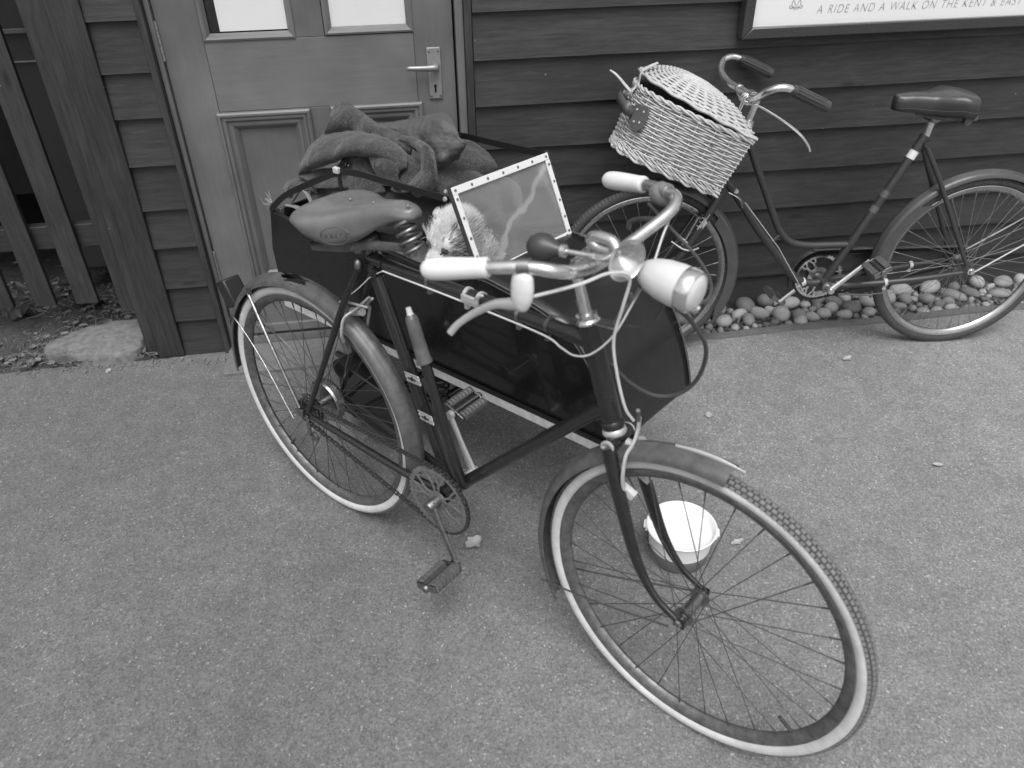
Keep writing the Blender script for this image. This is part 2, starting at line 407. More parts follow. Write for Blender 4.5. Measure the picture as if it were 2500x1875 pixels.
# ------------------------------------------------------------------ timber building
WY = .125
bld = empty('timber_building', T(0, 0, 0)); tag(bld, 'black weatherboarded timber building behind the bicycles', 'building')
def board(x0, x1, z0, h, y_bot, y_top, name='board'):
    b = MB(); n = max(2, int((x1-x0)/.09)); rows = []
    ph = rng.uniform(0, 6); am = rng.uniform(.0004, .0016)
    for i in range(n+1):
        x = x0+(x1-x0)*i/n; w = am*math.sin(x*5+ph)+rng.uniform(-.0004, .0004)
        rows.append([(x, y_bot, z0+w), (x, y_bot+.0015, z0+.006+w), (x, y_top, z0+h), (x, y_top+.012, z0+h), (x, y_bot+.022, z0+w)])
    b.grid(rows, False, True); m = len(b.v)
    b.f.append(tuple(range(5))); b.f.append(tuple(reversed(range(m-5, m))))
    return b.build(name, 'board', bld, ang=30)
zr = [1.183, 1.037, .887, .735, .585, .430, .288, .134, -.045]
top = 1.183
while top < 2.5: top += .148; zr.insert(0, top)
for i, z in enumerate(zr):
    h = (zr[i-1]-z if i else .148)+.018
    board(.290, 6.2, z+rng.uniform(-.0015, .0015), h, .100, .122)
zl = [1.2, 1.049, .907, .752, .596, .452, .291, .152, .004]
top = 1.2
while top < 2.5: top += .15; zl.insert(0, top)
for i, z in enumerate(zl):
    h = (zl[i-1]-z if i else .15)+.015
    board(-.888, -.738, z, h, .100, .120)
b = MB(); b.box((-.81, .15, 1.25), (.085, .02, 1.25)); b.build('backing_wall', 'void', bld)
b = MB(); b.box((3.25, .155, 1.25), (2.97, .02, 1.3)); b.build('backing_wall', 'void', bld)
b = MB(); b.box((-.938, .125, 1.25), (.0495, .032, 1.247)); b.build('corner_board', 'post', bld, bevel=.003)
b = MB(); b.box((-1.008, .138, 1.25), (.0185, .028, 1.249)); b.build('corner_board', 'post', bld, bevel=.003)
b = MB(); b.box((2.6, 2.2, 1.25), (3.6, .02, 1.25)); b.box((-1.0, 1.16, 1.25), (.02, 1.0, 1.25)); b.box((6.2, 1.16, 1.25), (.02, 1.02, 1.25)); b.build('rear_wall', 'post', bld)
b = MB(); b.prism([(-1.2, .08, 2.48), (6.4, .08, 2.48), (6.4, 2.4, 3.1), (-1.2, 2.4, 3.1)], (0, 0, .04)); b.build('roof', 'void', bld)
# door case
b = MB(); b.box((-.7255, .125, 1.25), (.0105, .036, 1.25)); b.build('door_jamb', 'post', bld, bevel=.002)
b = MB(); b.box((-.7065, .150, 1.25), (.0078, .03, 1.25)); b.build('door_stop', 'door', bld, bevel=.002)
b = MB(); b.box((.2475, .150, 1.25), (.0135, .04, 1.25)); b.build('door_stop', 'door', bld, bevel=.002)
b = MB(); b.box((.2745, .142, 1.25), (.0125, .045, 1.25)); b.build('door_jamb', 'post', bld, bevel=.002)
b = MB(); b.box((-.232, .175, .022), (.47, .045, .02)); b.build('sill', 'concrete', bld, bevel=.003)

# ------------------------------------------------------------------ door
def door():
    D = empty('door', T(0, 0, 0)); tag(D, 'grey painted panelled door with two white windows and a lever handle', 'door')
    yf = .14; th = .04
    def slab(x0, x1, z0, z1, name, mat, y=yf, t=th, bev=.0012):
        b = MB(); b.box(((x0+x1)/2, y+t/2, (z0+z1)/2), ((x1-x0)/2-.0005, t/2, (z1-z0)/2-.0005)); return b.build(name, mat, D, bevel=bev)
    slab(-.697, -.566, .045, 2.05, 'stile', 'door'); slab(.097, .228, .045, 2.05, 'stile', 'door')
    slab(-.566, .097, .905, 1.125, 'rail', 'doorx'); slab(-.566, .097, .045, .275, 'rail', 'doorx'); slab(-.566, .097, 1.93, 2.05, 'rail', 'doorx')
    slab(-.281, -.187, 1.125, 1.93, 'muntin', 'door'); slab(-.272, -.203, .275, .905, 'muntin', 'door')
    slab(-.56, -.27, .275, .905, 'panel', 'door', yf+.016, .012); slab(-.204, .10, .275, .905, 'panel', 'door', yf+.016, .012)
    slab(-.69, .22, .058, .092, 'weather_bar', 'doorx', yf-.016, .016)
    def moulding(x0, x1, z0, z1, w, prof, name):
        # mitred ring: prof is (inward, outward-from-face) pairs
        cs = [(x0, z0, 1, 1), (x1, z0, -1, 1), (x1, z1, -1, -1), (x0, z1, 1, -1)]
        for k in range(4):
            a, c = cs[k], cs[(k+1) % 4]; rows = []
            for q in (a, c): rows.append([(q[0]+q[2]*u, yf-d, q[1]+q[3]*u) for u, d in prof]+[(q[0]+q[2]*w, yf+.012, q[1]+q[3]*w), (q[0], yf+.012, q[1])])
            b = MB(); b.grid(rows, False, True); n = len(prof)+2; b.f += [tuple(range(n)), tuple(reversed(range(n, 2*n)))]
            b.build(name, 'doorx' if k % 2 == 0 else 'door', D, ang=25)
    P = [(0, 0), (.001, .012), (.006, .016), (.012, .016), (.014, .010), (.0175, .010), (.0185, .013), (.025, .012), (.030, .006), (.032, .003), (.036, .003), (.038, .006), (.045, .004), (.052, -.003), (.060, -.012)]
    P = [(u*1.04, d) for u, d in P]
    moulding(-.578, -.269, .25, .904, .0624, P, 'moulding'); moulding(-.203, .110, .25, .906, .0624, P, 'moulding')
    G = [(0, -.001), (.001, .004), (.007, .006), (.013, .003), (.016, -.003), (.022, -.010)]
    moulding(-.566, -.279, 1.123, 1.94, .0225, G, 'glazing_bead'); moulding(-.186, .099, 1.127, 1.94, .0225, G, 'glazing_bead')
    for x0, x1 in ((-.56, -.285), (-.18, .094)):
        b = MB(); b.box(((x0+x1)/2, yf+.020, 1.53), ((x1-x0)/2, .0015, .41)); b.build('pane', 'pane', D)
    b = MB(); b.box((-.400, .1555, 1.53), (.112, .0008, .3805)); b.build('window_film', 'white', D)
    b = MB(); b.box((-.043, .1555, 1.53), (.134, .0008, .3805)); b.build('window_film', 'white', D)
    b = MB(); b.box((-.24, .26, 1.25), (.47, .004, 1.3)); b.build('inner_backing', 'void', D)  # flat black sheet behind the panes
    # lever handle on its plate
    b = MB(); b.box((.1585, yf-.004, .995), (.0225, .0045, .0825)); pl = b.build('handle_plate', 'steel', D, bevel=.0025); pl.data.materials[0] = plate_m
    for x in (.143, .174):
        for z in (.923, 1.066):
            s = MB(); s.lathe([(0, .0042), (.0015, .0038), (.0022, .001)], (x, yf-.0085, z), (0, -1, 0), 10); s.build('screw', 'steel', pl)
    s = MB(); s.lathe([(0, .0052), (.001, .0052)], (.158, yf-.0084, .955), (0, -1, 0), 14); s.box((.158, yf-.0089, .944), (.0031, .0006, .010)); s.build('keyhole', 'keyhole', pl)
    b = MB(); b.lathe([(0, .012), (.012, .0115), (.02, .0095)], (.162, yf-.008, 1.018), (0, -1, 0), 18)
    b.tube(spline([(.166, yf-.030, 1.018), (.15, yf-.034, 1.018), (.11, yf-.036, 1.019), (.075, yf-.034, 1.020), (.063, yf-.030, 1.019)], 6), [.0095, .0098, .0085, .0078, .0072, .0062, .003], 12, flat=1.15, up=(0, 0, 1))
    b.build('lever', 'chrome', D).data.materials[0] = lever_m
    for z0, z1 in ((1.074, 1.188), (.286, .409)):
        h = MB()
        for k in range(5):
            a = z0+(z1-z0)*k/5; h.cyl((-.6985, yf-.004, a+.0006), (-.6985, yf-.004, a+(z1-z0)/5-.0006), .0062, 12)
        h.cyl((-.6985, yf-.004, z0-.003), (-.6985, yf-.004, z1+.003), .0045, 10)
        h.build('hinge', 'steel', D).data.materials[0] = plate_m
plate_m = plain('painted_worn_plate', .32, .35, .3, dirt=.3, scale=60)
lever_m = plain('dull_lever', .30, .3, .5, dirt=.15, scale=30)
door()

# ------------------------------------------------------------------ poster board
def poster():
    Pm = empty('framed_poster', T(0, 0, 0)); tag(Pm, 'white poster in a glossy black frame on the weatherboards', 'sign')
    x0, x1, z0, z1, y = 1.199, 3.0, 1.071, 1.9, .052
    w = .036
    for nm, a in (('frame_rail', [(x0, z0), (x1, z0), (x1-w, z0+w), (x0+w, z0+w)]), ('frame_rail', [(x0, z1), (x1, z1), (x1-w, z1-w), (x0+w, z1-w)]),
                  ('frame_stile', [(x0, z0+.0007), (x0+w-.0007, z0+w), (x0+w-.0007, z1-w), (x0, z1-.0007)]), ('frame_stile', [(x1, z0+.0007), (x1-w+.0007, z0+w), (x1-w+.0007, z1-w), (x1, z1-.0007)])):
        b = MB(); b.prism([(p[0], y, p[1]) for p in a], (0, .046, 0)); b.build(nm, 'posterframe', Pm, bevel=.004)
    b = MB(); b.box(((x0+x1)/2, y+.022, (z0+z1)/2), ((x1-x0)/2-w+.002, .003, (z1-z0)/2-w+.002)); b.build('poster_sheet', 'poster', Pm)
    cu = bpy.data.curves.new('lettering', 'FONT'); cu.body = 'A RIDE AND A WALK ON THE KENT & EAST'; cu.size = .0385; cu.shear = .22; cu.space_character = 1.19; cu.space_word = 1.15; cu.extrude = .0002; cu.offset = -.0008
    cu.materials.append(M['ink'])
    o = bpy.data.objects.new('lettering', cu); COL.objects.link(o); o.parent = Pm
    o.location = (1.462, y+.0182, 1.1405); o.rotation_euler = (R(90), 0, 0)
    bpy.context.view_layer.update(); wd = o.dimensions.x
    o.scale = (.768/wd, 1, 1); bpy.context.view_layer.update(); to_mesh(o)['kind'] = 'stuff'
    # the emblem over the line: a small crest with scroll feet
    e = MB(); cx, cz, ye = 1.385, 1.168, y+.0185
    e.tube([(cx+.016*math.cos(t), ye, cz+.006+.016*math.sin(t)) for t in np.linspace(0, 2*PI, 24, False)], .0011, 5, closed=True)
    e.tube([(cx-.010, ye, cz-.004), (cx+.010, ye, cz-.004)], .0012, 5); e.tube([(cx-.008, ye, cz+.014), (cx-.004, ye, cz+.002), (cx+.004, ye, cz+.002), (cx+.008, ye, cz+.014)], .0011, 5)
    for s_ in (-1, 1): e.tube(spline([(cx+s_*.012, ye, cz-.006), (cx+s_*.020, ye, cz-.008), (cx+s_*.023, ye, cz-.002), (cx+s_*.018, ye, cz+.001)], 4), .0011, 5)
    e.build('emblem', 'ink', Pm)
poster()

# ------------------------------------------------------------------ fence at the left and what stands behind it
def fence():
    F = empty('picket_fence', T(-1.3, .3, 0)); tag(F, 'dark stained picket fence left of the timber building', 'fence')
    def pk(xa, xb, z0, y, name='picket', t=.011, z1=2.0):
        b = MB(); x = (xa+xb)/2+1.3; b.box((x, y-.3, (z0+z1)/2), ((xb-xa)/2, t, (z1-z0)/2)); return b.build(name, 'fencewood', F, bevel=.002)
    pk(-1.296, -1.213, .165, .300); pk(-1.446, -1.369, .167, .300); pk(-1.60, -1.523, .17, .300); pk(-1.76, -1.68, .17, .300); pk(-1.915, -1.835, .17, .3)
    pk(-1.112, -1.052, .150, .252, 'gate_post', .03)
    for z in (.39, 1.5):
        b = MB(); b.box((-.28, .040, z+.045), (.46, .022, .045)); b.build('rail', 'fencerail', F, bevel=.003)
    return F
fence()
def behind():
    S = empty('metal_cabinet', T(-1.31, .62, 0)); tag(S, 'dark sheet metal cabinet standing behind the picket fence', 'cabinet')
    b = MB(); b.box((.10, .2, .95), (.235, .14, .82)); b.build('cabinet_body', 'metalsheet', S, bevel=.01)
    b = MB(); b.box((.10, .055, 1.09), (.235, .006, .008)); b.build('ledge', 'edging', S, bevel=.002)
    b = MB(); b.box((.10, .056, .985), (.235, .003, .0022)); b.build('trim_line', 'canvas', S)
    b = MB(); b.tube(spline([(-.03, .04, 1.30), (-.055, .03, 1.22), (-.04, .03, 1.19), (-.02, .03, 1.19)], 5), .0012, 6); tag(b.build('wire', 'cable'), 'thin pale wire curling down at the top left corner', 'wire')
    bpy.data.objects['wire'].location = (-1.12, .50, .02)
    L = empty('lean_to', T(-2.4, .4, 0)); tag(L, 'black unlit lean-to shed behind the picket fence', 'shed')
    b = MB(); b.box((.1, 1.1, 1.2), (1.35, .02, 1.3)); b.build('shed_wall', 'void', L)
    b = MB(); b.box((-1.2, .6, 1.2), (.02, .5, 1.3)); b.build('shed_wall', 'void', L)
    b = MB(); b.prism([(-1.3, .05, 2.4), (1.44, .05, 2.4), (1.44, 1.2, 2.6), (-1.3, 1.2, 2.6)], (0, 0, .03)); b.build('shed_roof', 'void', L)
    b = MB(); b.box((.1, .30, 1.38), (1.3, .01, .9)); b.build('shed_boarding', 'void', L)  # black sheet close behind the pickets, stands in for the dark inside
behind()

def blob(c, r, seed, seg=14, amp=.12, flatb=False):
    g = np.random.default_rng(seed); k = g.uniform(-1, 1, (5, 3))*2.4; ph = g.uniform(0, 6, 5); b = MB(); n = seg//2+1
    ang = g.uniform(0, PI); ca, sa = math.cos(ang), math.sin(ang); tl = g.uniform(-.3, .3); rows = []
    for i in range(n+1):
        t = PI*i/n; row = []
        for j in range(seg):
            p = 2*PI*j/seg; d = V(math.sin(t)*math.cos(p), math.sin(t)*math.sin(p), math.cos(t))
            f = 1+amp*sum(math.sin(k[q]@d+ph[q]) for q in range(5))/2.2
            v = d*np.array(r)*f; v = V(v[0]*ca-v[1]*sa, v[0]*sa+v[1]*ca, v[2]+tl*v[0]*.3)
            row.append(v+np.array(c))
        rows.append(row)
    return b.grid(rows, False, True)

def slab_stone():
    poly = [(-1.43, .20), (-1.36, .285), (-1.24, .34), (-1.10, .36), (-1.05, .33), (-1.045, .17), (-1.07, .10), (-1.16, .085), (-1.27, .10), (-1.37, .13)]
    cx, cy = np.mean(poly, 0); rows = []
    P = spline([V(p[0], p[1], 0) for p in poly], 6, True)
    for s_, z in ((1.03, -.01), (1.01, .022), (.985, .040), (.94, .048), (.6, .052), (.3, .054), (.02, .054)):
        rows.append([(cx+(p[0]-cx)*s_+rng.uniform(-.003, .003)*(s_ > .5), cy+(p[1]-cy)*s_+rng.uniform(-.003, .003)*(s_ > .5), z+rng.uniform(-.0025, .0025)*(s_ > .5)) for p in P])
    b = MB(); b.grid(rows, False, True); tag(b.build('stone_slab', 'stone'), 'pale rough stone slab by the foot of the corner post', 'stone')
slab_stone()

# ------------------------------------------------------------------ pebbles along the wall
def pebbles():
    spots = [  # measured big ones: x, y, half sizes, tone
        (1.105, .03, .05, .040, .034, 'pebble'), (1.185, .085, .044, .036, .036, 'pebble_pale'), (1.285, .075, .034, .046, .036, 'pebble'), (1.27, -.02, .046, .034, .03, 'pebble_pale'),
        (1.40, .08, .060, .042, .036, 'pebble_dark'), (1.44, .02, .05, .035, .028, 'pebble_pale'), (1.50, .10, .045, .04, .036, 'pebble_dark'), (1.52, -.01, .042, .042, .035, 'pebble_pale'),
        (1.60, .075, .055, .04, .03, 'pebble_pale'), (1.735, .09, .04, .038, .038, 'pebble'), (1.79, .05, .05, .032, .03, 'pebble_dark'), (1.70, -.03, .036, .03, .028, 'pebble_pale'), (1.755, .01, .034, .03, .028, 'pebble_pale'),
        (1.84, -.005, .05, .05, .030, 'pebble_dark'), (1.86, .095, .045, .03, .026, 'pebble_pale'), (1.93, .03, .040, .044, .036, 'pebble_pale'), (2.03, .04, .045, .044, .036, 'pebble_pale'), (2.10, .02, .034, .034, .03, 'pebble'),
        (2.12, .09, .062, .044, .034, 'pebble_pale'), (2.19, .01, .04, .035, .03, 'pebble'), (2.26, .095, .075, .04, .036, 'pebble_pale'), (2.33, .02, .07, .032, .026, 'pebble'), (2.42, .04, .05, .032, .02, 'pebble_dark'), (2.49, .10, .045, .04, .036, 'pebble_pale'), (2.54, .01, .06, .036, .022, 'pebble'), (2.61, .09, .06, .045, .03, 'pebble'), (2.70, .10, .04, .035, .03, 'pebble_pale'), (2.72, .02, .06, .04, .02, 'pebble')]
    taken = [(s[0], s[1], max(s[2], s[3])) for s in spots]
    g = np.random.default_rng(3)
    for _ in range(9000):
        x, y = g.uniform(.75, 3.3), g.uniform(-.085, .11); r = g.choice([.034, .028, .021, .015], p=[.3, .3, .25, .15])
        if all((x-a)**2+(y-b)**2 > ((r+c)*.74)**2 for a, b, c in taken) and len(taken) < 270:
            taken.append((x, y, r)); spots.append((x, y, r*g.uniform(.9, 1.25), r*g.uniform(.7, .95), r*g.uniform(.6, .85), g.choice(['pebble', 'pebble_pale', 'pebble_dark'])))
    for i, (x, y, a, b_, c, m) in enumerate(spots):
        a, b_, c = a*.86, b_*.9, c*.92
        o = blob((0, 0, 0), (a, b_, c), 100+i, 14 if a > .02 else 10, .10).build('pebble', m)
        o.location = (x, y, -.02+c*.78)
        tone = {'pebble': 'mid grey', 'pebble_pale': 'pale', 'pebble_dark': 'dark'}[m]
        size = 'large' if a > .042 else ('medium' if a > .026 else 'small')
        zone = 'left of the front wheel' if x < 1.0 else 'behind the front tyre' if x < 1.2 else 'below the front brake rod' if x < 1.36 else 'left of the far pedal' if x < 1.48 else 'under the far pedal' if x < 1.6 else 'under the chainwheel' if x < 1.76 else 'under the crank' if x < 1.9 else 'left inside the rear wheel' if x < 2.12 else 'below the rear hub' if x < 2.4 else 'right inside the rear wheel' if x < 2.7 else 'right of the rear wheel'
        rowp = 'close to the boards' if y > .05 else ('close to the timber edging' if y < -.02 else 'midway across the strip')
        shp = 'round' if a < b_*1.15 else ('long' if a > b_*1.5 else 'oval')
        tag(o, '%s %s %s pebble %s, %s' % (size, shp, tone, zone, rowp), 'pebble', 'pebbles along the foot of the wall')
    # grit, straw and chips between them
    b = MB()
    for _ in range(2600):
        x, y = g.uniform(.25, 4.5), g.uniform(-.095, .11); s_ = g.uniform(.002, .006); a = g.uniform(0, PI)
        b.box((x, y, -.012+s_*.6+g.uniform(0, .006)), (s_*g.choice([1, 1, 3]), s_*.5, s_*.35), (math.cos(a), math.sin(a), g.uniform(-.4, .4)), (-math.sin(a), math.cos(a), 0))
    tag(b.build('grit', 'straw', smooth=False), 'pale straw and grit lying between the pebbles', 'grit', kind='stuff')
pebbles()

# ------------------------------------------------------------------ litter
def leaf_mesh(L, Wd, curl, seed, lobes=0):
    g = np.random.default_rng(seed); rows = []
    n = 9
    for i in range(n+1):
        t = i/n; w = Wd*math.sin(PI*min(1, t*.96+.03))**.8*(1+.25*lobes*math.sin(t*PI*5))
        rows.append([(L*(t-.5), w*s_, curl*((s_*s_)*.6+(t-.5)**2)+g.uniform(-1, 1)*curl*.12) for s_ in (-1, -.5, 0, .5, 1)])
    return rows
def litter():
    def leaf(x, y, L, Wd, rz, m, lab, curl=.01, lobes=0, z=.003, seed=0, name='fallen_leaf', rx=0):
        b = MB(); b.grid(leaf_mesh(L, Wd, curl, seed, lobes)); o = b.build(name, m); o.location = (x, y, z); o.rotation_euler = (rx, 0, rz)
        if lab: tag(o, lab, 'leaf')
        return o
    leaf(.111, -1.079, .055, .022, .6, 'leafpale', 'pale crumpled leaf on the asphalt between chainring and right pedal', .016, 1, seed=2)
    leaf(-.045, -.663, .05, .015, .9, 'leaf', 'curled dry leaf beside the rear tyre behind the chainring', .02, 1, seed=3)
    leaf(1.596, -.989, .034, .009, -.2, 'leafpale', 'small pale boat-shaped leaf alone on the asphalt at the right', .006, seed=4)
    leaf(1.625, -.37, .045, .012, .4, 'leafpale', 'pale torn leaf on the asphalt in front of the leaning bicycle', .006, 1, seed=5)
    leaf(.847, -1.195, .045, .009, .3, 'leafpale', 'pale dropping mark on the asphalt right of the white bowl', .003, 1, seed=8)
    leaf(.98, -.618, .035, .012, 1.2, 'leafpale', 'faint pale leaf on the asphalt right of the sidecar nose', .003, 1, seed=9)
    leaf(-1.16, .035, .020, .016, 0, 'leafpale', 'small round pale stone by the slab on the asphalt', .002, seed=6)
    g = np.random.default_rng(11)
    b = MB()
    for _ in range(2300):   # dead stems, chips and leaves over the soil behind and below the fence
        x = g.uniform(-2.2, -.97); y = .07+abs(g.normal(0, .35)); L = g.uniform(.006, .04); a = g.uniform(0, PI); r_ = g.uniform(.0006, .0022)
        p = V(x, y, .014+g.uniform(0, .015)); d = V(math.cos(a), math.sin(a), g.uniform(-.25, .35))*L
        b.tube([p, p+d*.5+V(0, 0, .004), p+d], [r_, r_, r_*.4], 4)
    tag(b.build('twig_litter', 'straw'), 'scattered dead twigs and straw on the soil by the fence', 'litter', kind='stuff')
    b = MB()
    for k in range(500):
        x = g.uniform(-2.2, -.97); y = .09+abs(g.normal(0, .4)); a = g.uniform(0, 2*PI); s_ = g.uniform(.006, .016)
        rows = np.array(leaf_mesh(s_*2.4, s_, s_*.5, k)); ca, sa = math.cos(a), math.sin(a)
        rows = rows @ np.array([[ca, sa, 0], [-sa, ca, 0], [0, 0, 1]])+V(x, y, .02)
        b.grid(rows[::3])
    tag(b.build('leaf_litter', 'leaf'), 'brown fallen leaves on the soil behind the fence', 'litter', kind='stuff')
    b = MB()
    for k in range(420):    # small grit along the foot of door, posts and slab
        u = g.uniform(0, 1); x = -1.5+1.9*u; y = .085-abs(g.normal(0, .03)) if u < .35 else (.085-abs(g.normal(0, .02)) if x > -.72 else .06-abs(g.normal(0, .02)))
        s_ = g.uniform(.0015, .0055); a = g.uniform(0, PI)
        b.box((x, y, s_*.5), (s_*g.choice([1, 1, 2.6]), s_*.6, s_*.5), (math.cos(a), math.sin(a), 0), (-math.sin(a), math.cos(a), 0))
    tag(b.build('grit', 'leaf', smooth=False), 'pale grit and chips along the foot of the door and posts', 'grit', kind='stuff')
    b = MB()
    for k in range(800):    # scattered grit over the asphalt
        x, y = g.uniform(-2.2, 3.2), g.uniform(-2.4, -.15); s_ = g.uniform(.0007, .0019); a = g.uniform(0, PI)
        b.box((x, y, s_*.4), (s_*g.choice([1, 1, 2.4]), s_*.6, s_*.5), (math.cos(a), math.sin(a), 0), (-math.sin(a), math.cos(a), 0))
    tag(b.build('grit', 'leafpale', smooth=False), 'fine pale grit scattered over the asphalt', 'grit', kind='stuff')
    # grass tuft by the slab
    b = MB()
    for k in range(70):
        a = g.uniform(1.6, 3.6); L = g.uniform(.04, .13); p = V(-1.30+g.normal(0, .02), .10+g.normal(0, .012), 0)
        b.tube([p, p+V(math.cos(a)*L*.4, math.sin(a)*L*.2, L*.45), p+V(math.cos(a)*L, math.sin(a)*L*.3, L*.5)], [.0009, .0007, .0002], 4)
    tag(b.build('grass_tuft', 'straw'), 'thin dry grass tuft beside the stone slab', 'grass')
    # ivy behind the pickets
    I = empty('ivy', T(-1.55, .52, 0)); tag(I, 'low ivy with broad leaves behind the leftmost pickets', 'plant')
    for k in range(16):
        c = (g.uniform(-.22, .22), g.uniform(-.1, .12), g.uniform(.02, .16)); b = MB(); b.grid(leaf_mesh(g.uniform(.05, .09), g.uniform(.022, .038), .015, k, 1))
        o = b.build('leaf', 'ivy', I); o.location = c; o.rotation_euler = (g.uniform(-.9, .3), g.uniform(-.5, .5), g.uniform(0, 6))
    b = MB()
    for k in range(6): b.tube(spline([(g.uniform(-.2, .2), 0, 0), (g.uniform(-.2, .2), g.uniform(-.1, .1), .07), (g.uniform(-.2, .2), g.uniform(-.1, .1), .15)], 4), .0015, 5)
    b.build('stem', 'straw', I)
litter()

# ------------------------------------------------------------------ white bowl
def bowl():
    B = empty('bowl', T(.668, -1.205, 0)); tag(B, 'white plastic tub with grey base seen through the front wheel spokes', 'bowl')
    b = MB(); b.lathe([(0, .001), (0, .074), (.004, .078), (.048, .083), (.048, .001)], (0, 0, 0), (0, 0, 1), 48); b.build('base_band', 'greyplastic', B)
    prof = [(.0485, .001), (.0485, .0835), (.085, .0865), (.104, .0895), (.106, .094), (.109, .0955), (.111, .093), (.109, .090), (.095, .0865), (.088, .084), (.084, .074), (.082, .04), (.082, .001)]
    b = MB(); b.lathe(prof, (0, 0, 0), (0, 0, 1), 56); b.build('tub', 'whiteplastic', B)
    for a in (-.35, PI-.35):
        h = MB(); c, s_ = math.cos(a), math.sin(a); h.box((c*.095, s_*.095, .098), (.006, .013, .004), (c, s_, 0), (-s_, c, 0)); h.box((c*.093, s_*.093, .094), (.003, .016, .008), (c, s_, 0), (-s_, c, 0)); h.build('lug', 'whiteplastic', B, bevel=.0015)
bowl()

# ------------------------------------------------------------------ wheels
def wheel(parent, mw, rr, mats, nsp, name, tr=.0175, hubw=.034, fl=.021, white=True, hubmat='steel', treadn=0, valve=1.2, cross=62):
    Wh = empty(name, mw, parent)
    rc = rr+tr-.0015
    arc = lambda a0, a1, n, r=tr: [(r*math.sin(R(a)), rc+r*math.cos(R(a))) for a in np.linspace(a0, a1, n)]
    if white:
        for s_ in (-1, 1):
            b = MB(); P = arc(s_*66, s_*144, 9, tr+.0004)+arc(s_*144, s_*66, 9, tr-.002); b.revolve(P, 0, 2*PI, 128); b.build('whitewall', 'whitewall', Wh)
    b = MB(); P = arc(-145, 145, 22)+arc(145, -145, 10, tr-.0035); b.revolve(P, 0, 2*PI, 128); ty = b.build('tyre', 'rubber', Wh)
    if treadn:
        b = MB()
        for k in range(treadn):
            for j, a in enumerate((-58, -30, -2, 26, 54)):
                th = 2*PI*(k+(.5 if j % 2 else 0))/treadn; y = (tr)*math.sin(R(a+2)); r_ = rc+tr*math.cos(R(a+2))
                X = V(math.cos(th), 0, math.sin(th)); Tn = V(-math.sin(th), 0, math.cos(th)); Nn = nrm(X*math.cos(R(a+2))+V(0, math.sin(R(a+2)), 0)); S_ = np.cross(Nn, Tn)
                b.box(X*r_+V(0, y, 0), (PI*r_/treadn*.70, .0032, .0016), Tn, S_, Nn)
        tag(b.build('tread', 'tread', Wh, smooth=False), kind='stuff')
    else:
        b = MB()
        for k in range(150):
            th = 2*PI*k/150
            for s_ in (-1, 1):
                pts = []
                for q, a in enumerate((15, 32, 48, 62)):
                    t2 = th+(.012 if q % 2 else 0); r_ = rc+(tr+.0002)*math.cos(R(a)); pts.append((r_*math.cos(t2), s_*(tr+.0002)*math.sin(R(a)), r_*math.sin(t2)))
                b.tube(pts, .0009, 4)
        tag(b.build('tread', 'tread', Wh), kind='stuff')
    hw = .0135
    P = [(-hw, rr+.003), (-hw-.001, rr+.001), (-hw+.0005, rr-.006), (-.0095, rr-.014), (-.004, rr-.0195), (0, rr-.021), (.004, rr-.0195), (.0095, rr-.014), (hw-.0005, rr-.006), (hw+.001, rr+.001), (hw, rr+.003), (hw-.003, rr-.002), (0, rr-.008), (-hw+.003, rr-.002)]
    b = MB(); b.revolve(P, 0, 2*PI, 128); b.build('rim', mats[0], Wh, ang=25)
    b = MB()
    b.lathe([(-hubw, .008), (-hubw, fl), (-hubw+.003, fl), (-hubw+.005, .013), (0, .0115), (hubw-.005, .013), (hubw-.003, fl), (hubw, fl), (hubw, .008)], (0, 0, 0), (0, 1, 0), 28)
    b.lathe([(-.052, .0045), (.052, .0045)], (0, 0, 0), (0, 1, 0), 12)
    for s_ in (-1, 1): b.lathe([(0, .0095), (.007, .0095), (.010, .006)], (0, s_*.050, 0), (0, s_, 0), 6); b.lathe([(0, .011), (.004, .011)], (0, s_*(hubw+.002), 0), (0, s_, 0), 18)
    b.build('hub', hubmat, Wh)
    m = MB(); m.lathe([(0, .0010), (.93, .0010), (.93, .0018), (1, .0018)], (0, 0, 0), (0, 0, 1), 6); sm = m.mesh('spoke', mats[1])
    for i in range(nsp):
        th = 2*PI*i/nsp+.05; s_ = 1 if i % 2 else -1; d = 1 if (i//2) % 2 else -1; ph = th+d*R(cross)
        rrim = rr-.019
        a = (fl*.86*math.cos(ph), s_*(hubw-.0015), fl*.86*math.sin(ph)); c = (rrim*math.cos(th), s_*.003, rrim*math.sin(th))
        inst('spoke', sm, Wh, align(a, c))
    b = MB(); t = valve; b.cyl((math.cos(t)*(rr-.019), 0, math.sin(t)*(rr-.019)), (math.cos(t)*(rr-.055), 0, math.sin(t)*(rr-.055)), .0042, 10); b.build('valve', 'rubber', Wh)
    return Wh
def guard_profile(r0, w=.029, dpt=.020, t=.0016, ridge=.0025):
    o_ = []; i_ = []
    for a in np.linspace(-82, 82, 19):
        k = ridge if abs(a) < 12 else 0
        o_.append((w*math.sin(R(a)), r0+dpt*math.cos(R(a))-dpt+k)); i_.append(((w-t)*math.sin(R(a)), r0+(dpt-t)*math.cos(R(a))-dpt+k*.6))
    lip = lambda s_: [(s_*(w+.001), r0-dpt-.003)]
    return o_[:1][:0]+[(-w-.001, r0-dpt-.004)]+o_+[(w+.001, r0-dpt-.004), (w-t-.001, r0-dpt-.004)]+list(reversed(i_))+[(-w+t+.001, r0-dpt-.004)]
